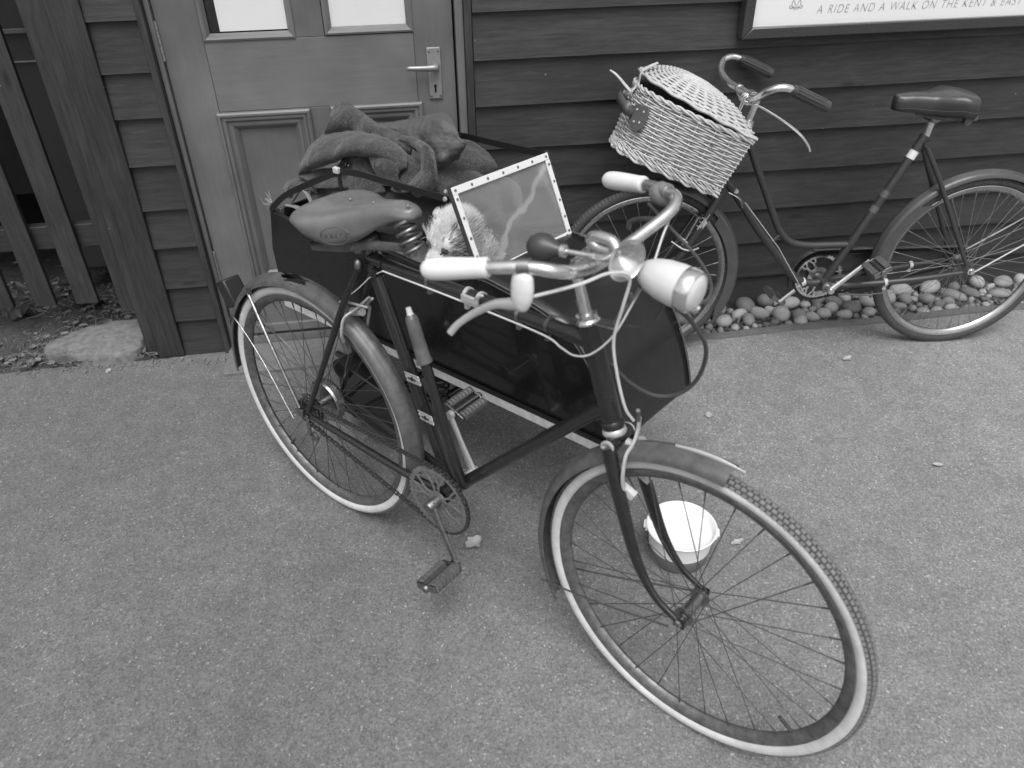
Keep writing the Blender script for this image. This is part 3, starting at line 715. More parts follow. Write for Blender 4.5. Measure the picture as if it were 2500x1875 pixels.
def chain(parent, cA, rA, cB, rB, y, mat='steel', pitch=.0127):
    """two sprockets joined by a roller chain; cA front, cB rear, in the X-Z plane"""
    A, B_ = V(*cA), V(*cB); d = A-B_; L = np.linalg.norm(d); phi = math.atan2(d[1], d[0]); be = math.asin((rA-rB)/L)
    pts = []
    t1 = phi+PI/2+be; t2 = phi-PI/2-be
    for t in np.linspace(t1, t1-(PI+2*be), 40): pts.append(A+rA*V(math.cos(t), math.sin(t)))
    for t in np.linspace(t2, t2-(PI-2*be), 16): pts.append(B_+rB*V(math.cos(t), math.sin(t)))
    pts.append(pts[0]); pts = np.array(pts); seg = np.linalg.norm(np.diff(pts, axis=0), axis=1); cum = np.concatenate([[0], np.cumsum(seg)])
    # sag of the lower run
    N = int(round(cum[-1]/pitch)/2)*2; s_ = np.linspace(0, cum[-1], N+1)[:-1]; q = np.stack([np.interp(s_, cum, pts[:, 0]), np.interp(s_, cum, pts[:, 1])], 1)
    Ch = empty('chain', None, parent)
    def link_mesh(w, nm):
        b = MB(); h = pitch/2
        for sy in (-1, 1):
            pr = [(-h-.0035, -.0015), (-h-.0035, .0015), (-h, .0042), (-h+.003, .0036), (0, .0022), (h-.003, .0036), (h, .0042), (h+.0035, .0015), (h+.0035, -.0015), (h, -.0042), (h-.003, -.0036), (0, -.0022), (-h+.003, -.0036), (-h, -.0042)]
            b.prism([(x, sy*w-.0006, z) for x, z in pr], (0, .0012, 0))
        b.cyl((-h, -.0045, 0), (-h, .0045, 0), .0032, 8); b.cyl((h, -.0045, 0), (h, .0045, 0), .0018, 8)
        return b.mesh(nm, mat, smooth=False)
    m1, m2 = link_mesh(.0030, 'link'), link_mesh(.0043, 'link')
    for i in range(N):
        a, c = q[i], q[(i+1) % N]; e = nrm(c-a); mid = (a+c)/2
        mw = Matrix(((e[0], 0, -e[1], mid[0]), (0, 1, 0, y), (e[1], 0, e[0], mid[1]), (0, 0, 0, 1)))
        inst('link', m1 if i % 2 else m2, Ch, mw)
    return Ch
def pedal(parent, c, mw_rot, mat='guard', studs=True, L=.095):
    """rubber block pedal, axle along local Y outward from c"""
    P = empty('pedal', T(*c) @ mw_rot, parent)
    b = MB(); b.cyl((0, 0, 0), (0, L+.012, 0), .006, 12); b.box((0, .008, 0), (.032, .003, .009)); b.box((0, L+.004, 0), (.032, .003, .009)); b.lathe([(0, .011), (.008, .009)], (0, L+.006, 0), (0, 1, 0), 14); b.build('pedal_cage', 'steel', P, bevel=.001)
    for s_ in (-1, 1):
        b = MB(); b.box((s_*.023, L/2+.006, 0), (.010, L/2-.007, .011))
        if studs:
            n = 7
            for k in range(n):
                yy = .018+(L-.022)*k/(n-1)
                for (cx, cz, N_, U_) in ((s_*.023, .011, V(0, 0, 1), V(1, 0, 0)), (s_*.023, -.011, V(0, 0, -1), V(1, 0, 0)), (s_*.033, 0, V(s_, 0, 0), V(0, 0, 1))):
                    o = V(cx, yy, cz)
                    v = [o+U_*.0095+V(0, .0055, 0), o-U_*.0095+V(0, .0055, 0), o-U_*.0095-V(0, .0055, 0), o+U_*.0095-V(0, .0055, 0), o+N_*.0045]
                    b.add(v, [(0, 1, 4), (1, 2, 4), (2, 3, 4), (3, 0, 4)])
        b.build('rubber_block', mat, P, smooth=False)
    return P
def coil(c0, c1, r, wire, turns, n=14):
    c0, c1 = V(*c0), V(*c1); ax = nrm(c1-c0); u = nrm(np.cross(ax, V(0, 1, .01))); w = np.cross(ax, u); N = int(turns*n)
    rr = r if callable(r) else (lambda t: r)
    return [c0+(c1-c0)*(i/N)+rr(i/N)*(math.cos(2*PI*turns*i/N)*u+math.sin(2*PI*turns*i/N)*w) for i in range(N+1)]

# ------------------------------------------------------------------ the bicycle with the sidecar
HR, WR = .356, .325
BB = V(.490, 0, .31); LUG = V(.272, 0, .875); HT = V(.857, 0, .915); HB = V(.928, 0, .712); RH = V(0, 0, HR); FH = V(1.146, 0, HR)
M['shifter'] = plain('grey_shifter_cap', .30, .35, .3, dirt=.3, scale=40)
M['drum'] = plain('hub_drum_alloy', .42, .25, 1.0, dirt=.3, scale=30)
M['stamped'] = plain('stamped_leather', .080, .45, dirt=.2, scale=20)
def bike_a():
    A = empty('bicycle', MA); tag(A, 'old black bicycle with whitewall tyres, cream grips and a sidecar', 'bicycle')
    # main frame
    b = MB(); b.tube([LUG+V(-.012, 0, .035), LUG, BB], .0155, 16); b.tube([LUG+V(0, 0, -.002), V(.862, 0, .880)], .0145, 16)
    b.tube([BB, V(.912, 0, .758)], .0155, 16); b.tube([HB, HT], [.0205, .0195], 18)
    b.lathe([(-.04, .021), (.04, .021)], BB, (0, 1, 0), 20)
    d = nrm(V(.862, 0, .880)-LUG); b.tube([LUG, LUG+d*.05], .0168, 16); b.tube([V(.862, 0, .880)-d*.05, V(.862, 0, .880)], .0168, 16)
    d = nrm(V(.912, 0, .758)-BB); b.tube([BB, BB+d*.06], .0178, 16); b.tube([V(.912, 0, .758)-d*.045, V(.912, 0, .758)], .0178, 16)
    ax = nrm(HT-HB); b.lathe([(0, .022), (.012, .0235), (.016, .021)], HB, ax, 20); b.lathe([(0, .021), (.010, .022)], HT-ax*.012, ax, 20)
    b.build('main_frame', 'frame', A)
    for s_ in (-1, 1):
        c = MB(); c.tube(spline([BB+V(-.02, s_*.022, 0), BB+V(-.12, s_*.040, .010), V(.12, s_*.056, .348), V(.03, s_*.060, .354)], 6), [.010, .0105, .0095, .0075], 12)
        c.prism([(.035, s_*.060-.002, .348), (.035, s_*.060-.002, .366), (-.02, s_*.060-.002, .376), (-.035, s_*.060-.002, .352), (-.02, s_*.060-.002, .338)], (0, .004, 0)); c.build('chain_stay', 'frame', A)
        c = MB(); c.tube([V(.262, s_*.026, .862), V(.20, s_*.036, .745), V(.02, s_*.060, .372)], [.0085, .0088, .0070], 12); c.ball(V(.264, s_*.027, .866), (.012, .011, .017), 12); c.build('seat_stay', 'frame', A)
        c = MB(); c.ball(V(.266, s_*.030, .868), (.009, .010, .014), 12); c.build('lug_cap', 'steel', A)
    # the seat clamp bolt and pin lines
    c = MB(); c.lathe([(-.022, .011), (.022, .011)], (.300, 0, .852), (0, 1, 0), 16); c.lathe([(0, .004), (.004, .003)], (.300, -.022, .852), (0, -1, 0), 8); c.build('clamp_bolt', 'frame', A)
    # steering assembly
    crown = V(.940, 0, .688)
    F = empty('fork', None, A)
    b = MB()
    b.cyl(crown+V(0, -.036, .002), crown+V(0, .036, .002), .0145, 16); b.build('crown', 'frame', F)
    for s_ in (-1, 1):
        c = MB(); c.tube(spline([crown+V(0, s_*.034, 0), V(.985, s_*.045, .58), V(1.035, s_*.050, .46), V(1.085, s_*.052, .392), V(1.14, s_*.052, .358)], 7), [.0125, .0125, .011, .0085, .0065, .0058], 14, flat=1.25, up=(1, 0, 0))
        c.box((1.146, s_*.053, .356), (.012, .0025, .010)); c.build('blade', 'frame', F)
        c = MB(); c.lathe([(0, .0145), (.004, .0145), (.005, .011), (.001, .008), (0, .002)], crown+V(0, s_*.036, .002), (0, s_, 0), 20); c.build('crown_end', 'alloy', F)
    c = MB(); c.lathe([(-.010, .0225), (-.006, .0245), (0, .0235), (.004, .021)], HB-ax*.004, ax, 24); c.build('lower_headset_cup', 'alloy', F)
    # headset and stem
    S = MB(); S.lathe([(0, .022), (.004, .0235), (.009, .020), (.012, .0205), (.018, .0205), (.020, .014)], HT, ax, 22); S.build('headset', 'chrome', A)
    q = HT+ax*.104
    S = MB(); S.tube([HT, q], .0112, 16); S.tube(spline([q, q+V(.012, 0, .016), V(.872, 0, 1.045)], 4), [.0125, .014, .013], 14); S.lathe([(-.021, .0185), (.021, .0185)], (.872, 0, 1.047), (0, 1, 0), 20); S.box((.850, 0, 1.046), (.010, .010, .012)); S.lathe([(0, .007), (.006, .007)], q+V(-.002, 0, .012), ax, 6); S.build('stem', 'chrome', A)
    # handlebar
    H = empty('handlebar', None, A)
    half = [V(.872, 0, 1.047), V(.882, .045, 1.050), V(.898, .10, 1.068), V(.914, .155, 1.092), V(.907, .190, 1.106), V(.872, .208, 1.108), V(.813, .232, 1.099), V(.730, .258, 1.081)]
    for s_ in (-1, 1):
        P = [V(p[0], p[1]*s_, p[2]) for p in half]; b = MB(); b.tube(spline(P, 8), .0111, 16); b.build('bar', 'chrome', H)
        g0, g1 = V(.818, s_*.2305, 1.100), V(.708, s_*.2655, 1.077); ts = [0, .02, .04, .15, .3, .5, .7, .82, .9, .95, .98, 1]
        b = MB(); b.tube([g0+(g1-g0)*t for t in ts], [.0140, .0156, .0162, .0160, .0166, .0176, .0180, .0176, .0160, .0130, .009, .002], 40); b.build('grip', 'ivory', H)
    # brake levers
    b = MB(); b.lathe([(-.010, .0135), (.010, .0135)], (.868, -.2085, 1.108), nrm(V(-.9, -.4, -.1)), 16); b.build('lever_clamp', 'steel', H)
    b = MB(); b.tube(spline([V(.868, -.211, 1.102), V(.869, -.213, 1.090), V(.869, -.214, 1.068), V(.866, -.214, 1.048), V(.858, -.214, 1.038)], 5), [.013, .0185, .0205, .0195, .0150, .007], 18, flat=.62, up=(0, 1, 0)); b.build('lever_body', 'whitealloy', H)
    b = MB(); b.tube(spline([V(.870, -.214, 1.048), V(.845, -.215, 1.040), V(.815, -.218, 1.030), V(.78, -.224, 1.006), V(.752, -.233, .980), V(.738, -.240, .960)], 6), [.0125, .0100, .0075, .0066, .0062, .0064], 14, flat=.72, up=(0, 1, 0)); b.build('brake_lever', 'alloy', H)
    b = MB(); b.ball((.866, .212, 1.098), (.026, .018, .022), 18); b.lathe([(-.012, .014), (.012, .014)], (.872, .209, 1.108), nrm(V(-.9, .4, -.1)), 16); b.build('gear_shifter', 'shifter', H)
    b = MB(); b.tube(spline([V(.885, .20, 1.052), V(.855, .212, 1.046), V(.82, .222, 1.034), V(.795, .23, 1.020), V(.788, .236, 1.003)], 6), [.0065, .0055, .005, .0055], 12, flat=.8, up=(0, 1, 0)); b.build('brake_lever', 'steel', H)
    # headlamp on its bracket
    L = empty('headlamp', None, A)
    o = V(.945, .006, 1.046); dx = nrm(V(1, -.06, -.06))
    b = MB(); b.lathe([(0, .002), (.003, .012), (.012, .021), (.028, .029), (.050, .0345), (.075, .0365), (.088, .0362)], o, dx, 40); b.build('shell', 'ivory', L).data.materials[0] = shell_m
    b = MB(); b.lathe([(.088, .0368), (.092, .0376), (.104, .0368), (.110, .0345), (.112, .0325), (.110, .030)], o, dx, 40); b.build('bezel', 'chrome', L)
    b = MB(); b.lathe([(.108, .0325), (.114, .028), (.118, .018), (.119, .001)], o, dx, 36); b.ball(o+dx*.118+V(0, 0, -.024), .0032, 8); b.build('lens', 'lens', L)
    b = MB(); b.box((.950, 0, 1.008), (.014, .010, .0018), nrm(V(.5, 0, .85)), (0, 1, 0), nrm(V(-.85, 0, .5))); b.box((.925, 0, .965), (.0018, .012, .030), nrm(V(1, 0, -.4)), (0, 1, 0), nrm(V(.4, 0, 1))); b.box((.892, 0, .926), (.028, .014, .0018), nrm(V(1, 0, .1)), (0, 1, 0), nrm(V(-.1, 0, 1)))
    b.lathe([(-.016, .004), (.016, .004)], (.935, 0, .985), (0, 1, 0), 8); b.lathe([(0, .007), (.004, .007)], (.944, -.011, 1.004), (0, -1, 0), 6); b.build('lamp_bracket', 'steel', L, bevel=.0008)
    # bulb horn over the bar
    N = empty('bulb_horn', None, A)
    b = MB(); e = nrm(V(.86, .12, .05)); c = V(.795, -.062, 1.068)
    b.lathe([(-.029, .001), (-.027, .010), (-.020, .0185), (-.008, .0240), (.004, .0240), (.016, .0195), (.028, .0115), (.038, .0085)], c, e, 30); b.build('rubber_bulb', 'bulb', N)
    b = MB(); b.lathe([(.034, .0095), (.036, .0115), (.044, .0115), (.046, .008)], c, e, 20)
    b.tube([c+e*.045, c+e*.10], .0048, 12); p = c+e*.10
    lp = spline([p, p+V(.02, 0, .004), p+V(.034, .004, .018), p+V(.022, .008, .031), p+V(-.008, .010, .031), p+V(-.020, .012, .020), p+V(-.006, .014, .010), p+V(.020, .016, .010)], 7)
    b.tube(lp, [.005, .0075, .009, .0095, .0095, .0095, .0095, .010], 16)
    q2 = lp[-1]; f = nrm(V(.92, -.38, -.02)); b.lathe([(0, .010), (.012, .011), (.022, .014), (.031, .021), (.037, .030), (.040, .0355), (.041, .0362), (.039, .0345), (.030, .019), (.02, .012), (.012, .002)], q2, f, 36)
    b.box(V(.872, -.035, 1.064), (.009, .006, .012)); b.lathe([(-.008, .0145), (.008, .0145)], (.880, -.035, 1.050), (0, 1, 0), 16); b.lathe([(0, .0065), (.010, .0065)], (.872, -.035, 1.076), (0, 0, 1), 6); b.build('horn_tube', 'chrome', N)
    # cables
    def cab(pts, r, m, nm='cable'):
        b = MB(); b.tube(spline([V(*p) for p in pts], 8), r, 8); b.build(nm, m, A)
    cab([(.872, -.213, 1.060), (.884, -.205, 1.062), (.93, -.15, 1.075), (.945, -.09, 1.075), (.957, -.045, 1.055), (.950, -.045, 1.00), (.938, -.045, .93), (.948, -.04, .86), (.965, -.03, .79), (.975, -.012, .755)], .0028, 'cable')
    cab([(.90, .205, 1.085), (.925, .12, 1.065), (.945, .05, 1.03), (.945, -.005, .985), (.93, -.035, .93), (.895, -.045, .885), (.86, -.045, .868), (.82, -.03, .862), (.76, -.0165, .865), (.55, -.0165, .868), (.33, -.0165, .866)], .0020, 'cable')
    cab([(.33, -.0165, .866), (.29, -.02, .84), (.25, -.03, .80), (.18, -.03, .745)], .0012, 'cable')
    cab([(.845, .20, 1.08), (.90, .215, 1.03), (.96, .20, 1.00), (1.01, .16, .98), (1.035, .09, .98), (1.02, .03, 1.0)], .0036, 'cabledark')
    cab([(1.00, .01, 1.008), (.98, .02, .96), (.95, .02, .93), (.90, .01, .925)], .0026, 'cabledark')
    cab([(1.01, 0, 1.01), (1.035, .05, .955), (1.05, .09, .89), (1.04, .10, .82), (1.01, .09, .775), (.97, .07, .765), (.93, .045, .79), (.895, .025, .83)], .0042, 'cabledark')
    cab([(.905, -.19, 1.03), (.90, -.10, .98), (.87, -.05, .955), (.84, -.02, .965)], .0016, 'cabledark')
    # pinch clips along the top tube
    for x, m_ in ((.46, 'steel'), (.565, 'alloy'), (.60, 'alloy'), (.70, 'steel'), (.77, 'cabledark')):
        b = MB(); b.lathe([(-.004, .0162), (.004, .0162)], (x, 0, .8755+.0085*(x-.272)), (1, 0, .01), 18); b.box((x, -.004, .855), (.004, .005, .007)); b.build('clip', m_, A)
    b = MB(); b.box((.585, -.018, .880), (.022, .0035, .007)); b.tube([(.60, -.02, .888), (.625, -.024, .905)], .003, 8); b.build('shift_lever', 'alloy', A, bevel=.001)
    # wheels
    wheel(A, T(1.146, 0, HR) @ Matrix.Rotation(-.034, 4, 'Z'), WR, ('rim', 'spoke'), 32, 'front_wheel', treadn=184, valve=-.62)
    rw = wheel(A, T(0, 0, HR), WR, ('rim', 'spoke'), 40, 'rear_wheel', treadn=184, valve=-2.25, hubw=.030, fl=.035, cross=50)
    b = MB(); b.lathe([(.006, .012), (.006, .058), (.012, .062), (.030, .062), (.038, .057), (.042, .045), (.044, .02), (.044, .005)], (0, 0, 0), (0, 1, 0), 40); b.lathe([(.012, .0635), (.028, .0635)], (0, 0, 0), (0, 1, 0), 40); b.build('drum', 'drum', rw)
    for k, (y, r_) in enumerate(((-.044, .034), (-.038, .041), (-.032, .046))):
        b = MB(); n = 18+k*2; pts = []
        for i in range(n*2): t = PI*i/n; q3 = r_+(.0025 if i % 2 else -.0025); pts.append((q3*math.cos(t), y, q3*math.sin(t)))
        b.prism(pts, (0, .0022, 0)); b.build('sprocket', 'steel', rw)
    b = MB(); b.box((.015, -.066, -.035), (.006, .0015, .035)); b.lathe([(-.004, .014), (.004, .014)], (.028, -.060, -.07), (0, 1, 0), 14); b.box((-.01, -.066, 0), (.012, .004, .012)); b.build('derailleur', 'steel', rw, bevel=.001)
    # mudguards
    G = empty('rear_mudguard', T(0, 0, HR), A)
    b = MB(); b.revolve(guard_profile(.381), R(-8), R(184), 192)
    def torn(f):
        c = np.mean([b.v[i] for i in f], 0); a = math.degrees(math.atan2(c[2], c[0])); w_ = 7.5*(1-((c[1]+.004)/.021)**2)
        return len(f) == 4 and abs(a-(94+c[1]*120)) < w_+1.2*math.sin(c[1]*900)
    b.f = [f for f in b.f if not torn(f)]; b.build('blade', 'guard', G)
    b = MB(); b.tube(spline([(-.05, -.066, -.04), (-.19, -.045, .10), (-.30, -.034, .18), (-.335, -.030, .16)], 5), .0024, 8); b.tube(spline([(-.05, .066, -.04), (-.19, .045, .10), (-.335, .030, .16)], 5), .0024, 8); b.tube(spline([(-.006, -.070, .02), (-.10, -.060, .18), (-.205, -.034, .298)], 5), [.0055, .0045, .0045], 8); b.build('stay', 'steel', G)
    b = MB(); b.box((-.200, -.034, .300), (.008, .005, .010)); b.lathe([(0, .006), (.012, .006)], (-.203, -.040, .296), (0, 0, 1), 6); b.build('stay_bolt', 'steel', G)
    b = MB(); b.box((-.345, 0, .240), (.024, .028, .040), nrm(V(.85, 0, .5)), (0, 1, 0), nrm(V(-.5, 0, .85))); ob = b.build('rear_lamp', 'redlens', A, bevel=.006); ob.location = (0, 0, HR)
    ob.location = (.012, 0, HR)
    G = empty('front_mudguard', T(1.146, 0, HR), A)
    b = MB(); b.revolve(guard_profile(.381), R(86), R(210), 60); b.build('blade', 'guard', G)
    b = MB(); b.tube([(.384*math.cos(R(a)), 0, .384*math.sin(R(a))) for a in np.linspace(83, 103, 14)], [.001, .003, .003, .002], 8, flat=2.0); b.build('mudguard_tip', 'alloy', G)
    b = MB(); b.tube(spline([(-.02, -.058, -.02), (-.2, -.044, -.09), (-.355, -.030, -.14)], 5), .0022, 8); b.tube(spline([(-.02, .058, -.02), (-.2, .044, -.09), (-.355, .030, -.14)], 5), .0022, 8); b.build('stay', 'steel', G)
    # front caliper brake
    K = empty('front_brake', None, A); c0 = V(.968, 0, .690)
    b = MB(); b.tube(spline([c0+V(.006, .012, .058), c0+V(.008, .008, .03), c0+V(.010, -.008, .010), c0+V(.010, -.032, -.005), c0+V(.014, -.044, -.045), c0+V(.018, -.040, -.085)], 6), .0052, 10, flat=.7, up=(1, 0, 0))
    b.tube(spline([c0+V(.004, .02, .03), c0+V(.008, .008, .012), c0+V(.012, .036, -.01), c0+V(.018, .040, -.085)], 6), .0048, 10, flat=.7, up=(1, 0, 0)); b.lathe([(-.008, .009), (.022, .009), (.026, .005)], c0, (1, 0, 0), 12); b.build('caliper', 'alloy', K)
    for s_ in (-1, 1):
        b = MB(); b.box(c0+V(.022, s_*.030, -.088), (.016, .0075, .008), nrm(V(.9, 0, -.35)), (0, 1, 0), nrm(V(.35, 0, .9))); b.build('brake_shoe', 'strip', K, bevel=.001)
    b = MB(); b.cyl(c0+V(.006, .010, .052), c0+V(.010, -.004, .085), .0042, 8); b.build('cable_adjuster', 'steel', K)
    K = empty('rear_brake', None, A); c0 = V(.205, 0, .715)
    b = MB(); b.tube(spline([c0+V(.045, .004, .052), c0+V(.025, -.006, .03), c0+V(.008, -.018, .012), c0+V(-.004, -.040, -.004), c0+V(-.010, -.048, -.045), c0+V(-.020, -.036, -.075)], 6), .0046, 10, flat=.7, up=(1, 0, 0))
    b.tube(spline([c0+V(.045, .012, .045), c0+V(.01, .02, .01), c0+V(-.004, .042, -.01), c0+V(-.02, .036, -.075)], 5), .0046, 10, flat=.7, up=(1, 0, 0)); b.lathe([(-.02, .010), (.02, .010)], c0, (1, 0, .3), 12); b.tube([c0+V(-.02, -.02, .03), c0+V(.055, -.012, .035)], .003, 8); b.build('caliper', 'alloy', K)
    for s_ in (-1, 1):
        b = MB(); b.box(c0+V(-.024, s_*.030, -.088), (.008, .0065, .022), nrm(V(.9, 0, .35)), (0, 1, 0), nrm(V(-.35, 0, .9))); b.build('brake_shoe', 'steel', K, bevel=.001)
    # drivetrain
    C = empty('chainring', T(BB[0], -.055, BB[2]), A)
    b = MB(); n = 46; P = []
    for i in range(n*4):
        t = 2*PI*i/(n*4); P.append((.0975 if i % 4 in (0, 1) else .092)*1.0); 
    rows = [[(P[i]*math.cos(2*PI*i/(n*4)), y, P[i]*math.sin(2*PI*i/(n*4))) for i in range(n*4)] for y in (-.0012, .0012)]
    inn = [[(.083*math.cos(2*PI*i/(n*4)), y, .083*math.sin(2*PI*i/(n*4))) for i in range(n*4)] for y in (.0012, -.0012)]
    b.grid(rows+inn, True, True); b.build('tooth_ring', 'chainring', C, smooth=False)
    b = MB(); b.lathe([(-.0025, .026), (.0025, .026)], (0, 0, 0), (0, 1, 0), 30)
    for k in range(5):
        a = 2*PI*k/5+.4; u = V(math.cos(a), 0, math.sin(a)); w = V(-math.sin(a), 0, math.cos(a))
        for s_ in (-1, 1):
            b.tube(spline([u*.022+w*s_*.006, u*.045+w*s_*.010, u*.062+w*s_*.022, u*.0835+w*s_*.034], 5), .0032, 6, flat=.6, up=(0, 1, 0))
            b.tube(spline([u*.045+w*s_*.010, u*.066+w*s_*.004, u*.085], 4), .0026, 6, flat=.6, up=(0, 1, 0))
    b.build('spider', 'chainring', C)
    chain(A, (BB[0], BB[2]), .0965, (0, HR), .036, -.052, 'chainsteel')
    dv = nrm(V(.07, 0, -.147))
    for s_, sg in ((-1, 1), (1, -1)):
        e = dv*sg; p0 = BB+V(0, s_*.078, 0); p1 = p0+e*.166
        b = MB(); b.tube([p0-e*.008, p0+e*.03, p0+e*.10, p1, p1+e*.006], [.014, .0125, .0085, .0095, .010], 12, flat=.62, up=(0, 1, 0)); b.lathe([(-.026, .0135), (.010, .0145), (.014, .012)], p0, (0, s_, 0), 20); b.cyl(p0+e*.016+V(0, -.004, -.010), p0+e*.016+V(0, -.004, .012), .004, 8)
        b.lathe([(-.006, .0115), (.007, .0115)], p1, (0, s_, 0), 16); b.build('crank', 'steel' if s_ < 0 else 'alloy', A)
        rot = Matrix.Rotation(0 if s_ > 0 else PI, 4, 'Z') @ Matrix.Rotation(.35, 4, 'Y')
        pedal(A, p1+V(0, s_*.006, 0), rot)
    # seat post and saddle
    b = MB(); b.tube([LUG, V(.262, 0, .912)], .0125, 14); b.build('seat_post', 'steel', A)
    S = empty('saddle', None, A); tl = R(11)
    ex = V(math.cos(tl), 0, math.sin(tl)); ez = V(-math.sin(tl), 0, math.cos(tl)); o0 = V(.275, 0, .925)
    def SP(x, y, z): return o0+ex*x+ez*z+V(0, y, 0)
    xs = np.linspace(-.155, .175, 26); rows = []
    def hw(x):
        t = (x+.155)/.33
        return float(np.interp(t, [0, .03, .10, .22, .35, .48, .6, .75, .9, .97, 1], [.054, .084, .106, .113, .098, .068, .047, .036, .031, .025, .010]))
    def skirt(x):
        t = (x+.155)/.33
        return float(np.interp(t, [0, .1, .25, .4, .55, .7, .85, 1], [.020, .034, .052, .074, .066, .044, .030, .016]))
    for x in xs:
        t = (x+.155)/.33; w = hw(x); zt = float(np.interp(t, [0, .1, .35, .6, .85, 1], [.073, .080, .074, .076, .080, .068])); sk = skirt(x)
        pr = [(-w*.90, -sk), (-w*1.02, -sk*.55), (-w, -.012), (-w*.88, -.002), (-w*.6, .004), (0, .006), (w*.6, .004), (w*.88, -.002), (w, -.012), (w*1.02, -sk*.55), (w*.90, -sk)]
        rows.append([SP(x, y, zt+z) for y, z in pr])
    b = MB(); b.grid(rows); b.f.append(tuple(range(11))); b.f.append(tuple(range(25*11, 26*11))); ob = b.build('leather_top', 'leather', S, ang=80); sm = ob.modifiers.new('subdivision', 'SUBSURF'); sm.levels = 1; sm.render_levels = 1; so_ = ob.modifiers.new('solidify', 'SOLIDIFY'); so_.thickness = .003; so_.offset = -1
    # stamped oval with the maker's word on the near skirt
    X0 = V(*SP(.003, 0, 0)); 
    bd = nrm(ex*1.0+V(0, .38, 0)); nn = nrm(np.cross(bd, ez))  # faces outward (-Y)
    c = SP(.018, -.0945, .036); upv = nrm(np.cross(nn, bd)); upv = upv if upv[2] > 0 else -upv; outn = nn if nn[1] < 0 else -nn
    c = c+outn*.0045
    b = MB(); b.tube([c+bd*.036*math.cos(t)+upv*.0185*math.sin(t) for t in np.linspace(0, 2*PI, 40, False)], .0011, 6, closed=True); b.build('stamped_oval', 'stamped', S)
    cu = bpy.data.curves.new('stamped_lettering', 'FONT'); cu.body = 'DUNLOP'; cu.size = .0165; cu.align_x = 'CENTER'; cu.align_y = 'CENTER'; cu.extrude = .0009; cu.bevel_depth = .0002; cu.materials.append(M['stamped'])
    t_ = bpy.data.objects.new('stamped_lettering', cu); COL.objects.link(t_); t_.parent = S
    mm = Matrix.Identity(4)
    for i in range(3): mm[i][0], mm[i][1], mm[i][2], mm[i][3] = bd[i], upv[i], outn[i], (c+outn*.0006)[i]
    t_.matrix_local = mm; to_mesh(t_)
    for q in ((-.03, 0, .0845), (.045, .0, .081), (.165, -.012, .083)):
        b = MB(); b.lathe([(0, .0048), (.002, .004), (.0026, .001)], SP(*q), ez, 12); b.build('rivet', 'steel', S)
    b = MB(); b.tube(coil(SP(.158, -.014, -.016), SP(.138, -.012, .062), lambda t: .0245-.009*abs(t-.35)*1.4, .003, 4.2), .0040, 8); b.build('nose_spring', 'steel', S)
    b = MB(); b.lathe([(0, .013), (.006, .013), (.012, .009)], SP(.128, 0, .062), ez, 14); b.build('spring_cap', 'blackmetal', S)
    for s_ in (-1, 1):
        b = MB(); b.tube(coil(SP(-.10, s_*.062, .0), SP(-.10, s_*.062, .045), .021, .003, 3.5), .0032, 8); b.build('rear_spring', 'blackmetal', S)
        b = MB(); b.tube(spline([SP(-.13, s_*.06, -.010), SP(-.04, s_*.045, -.012), SP(.03, s_*.026, -.008), SP(.15, s_*.010, -.010)], 5), .0105, 10, flat=.35, up=(0, 1, 0)); b.build('saddle_rail', 'guard', S)
    b = MB(); b.lathe([(-.034, .014), (-.030, .018), (.030, .018), (.034, .014)], SP(-.012, 0, -.012), (0, 1, 0), 18); b.lathe([(0, .008), (.008, .006)], SP(-.012, -.034, -.012), (0, -1, 0), 6); b.build('saddle_clamp', 'steel', S); b = MB(); b.lathe([(-.02, .010), (.014, .012)], SP(.133, 0, -.012), ez, 12); b.build('spring_foot', 'steel', S)
    return A
shell_m = plain('silver_lamp_shell', .66, .32, .05, .2, dirt=.08, scale=12)
M['chainring'] = plain('oily_chainring', .26, .4, .5, dirt=.4, scale=50)
bike_a()

def pump():
    P = empty('bicycle_pump', MA); tag(P, 'black bicycle pump clipped behind the seat tube of the sidecar bicycle', 'pump')
    a = V(.414, -.024, .790); d = nrm(V(.487, -.024, .556)-a)
    e = nrm(BB+V(.055, -.02, .045)-a)
    b = MB(); b.tube([a+e*.10, a+e*.44], .0125, 18); b.build('barrel', 'frame', P)
    b = MB(); b.lathe([(.0, .008), (.004, .012), (.012, .0148), (.055, .0158), (.060, .0150), (.066, .0156), (.108, .0170), (.112, .0188), (.116, .0188), (.118, .014)], a, e, 22); b.build('handle', 'guard', P)
    b = MB(); b.lathe([(-.016, .006), (-.002, .007), (0, .008)], a, e, 14); b.build('nozzle', 'hoop', P)
    for t in (.17, .27):
        c = a+e*t; s_ = LUG+(BB-LUG)*((c[2]-LUG[2])/(BB[2]-LUG[2]))
        dx = nrm((c-s_)-e*((c-s_)@e)); b = MB(); rows = []
        for u in np.linspace(-.034, .034, 21):
            q = (c+s_)/2+dx*u; dp = .0205
            rows.append([q+V(0, -dp-.0028*math.cos(w/.0125*PI*1.0)**2, 0)+e*w for w in np.linspace(-.0125, .0125, 9)])
        b.grid(rows); ob = b.build('clip', 'alloy', P); q = ob.modifiers.new('solidify', 'SOLIDIFY'); q.thickness = .002
        b = MB(); b.lathe([(0, .005), (.009, .005)], (c+s_)/2+V(0, -.018, 0), (0, -1, 0), 6); b.box((c+s_)/2+V(0, -.0262, 0), (.017, .0006, .0022), dx, (0, 1, 0), e); b.build('clip_bolt', 'blackmetal', P)
pump()

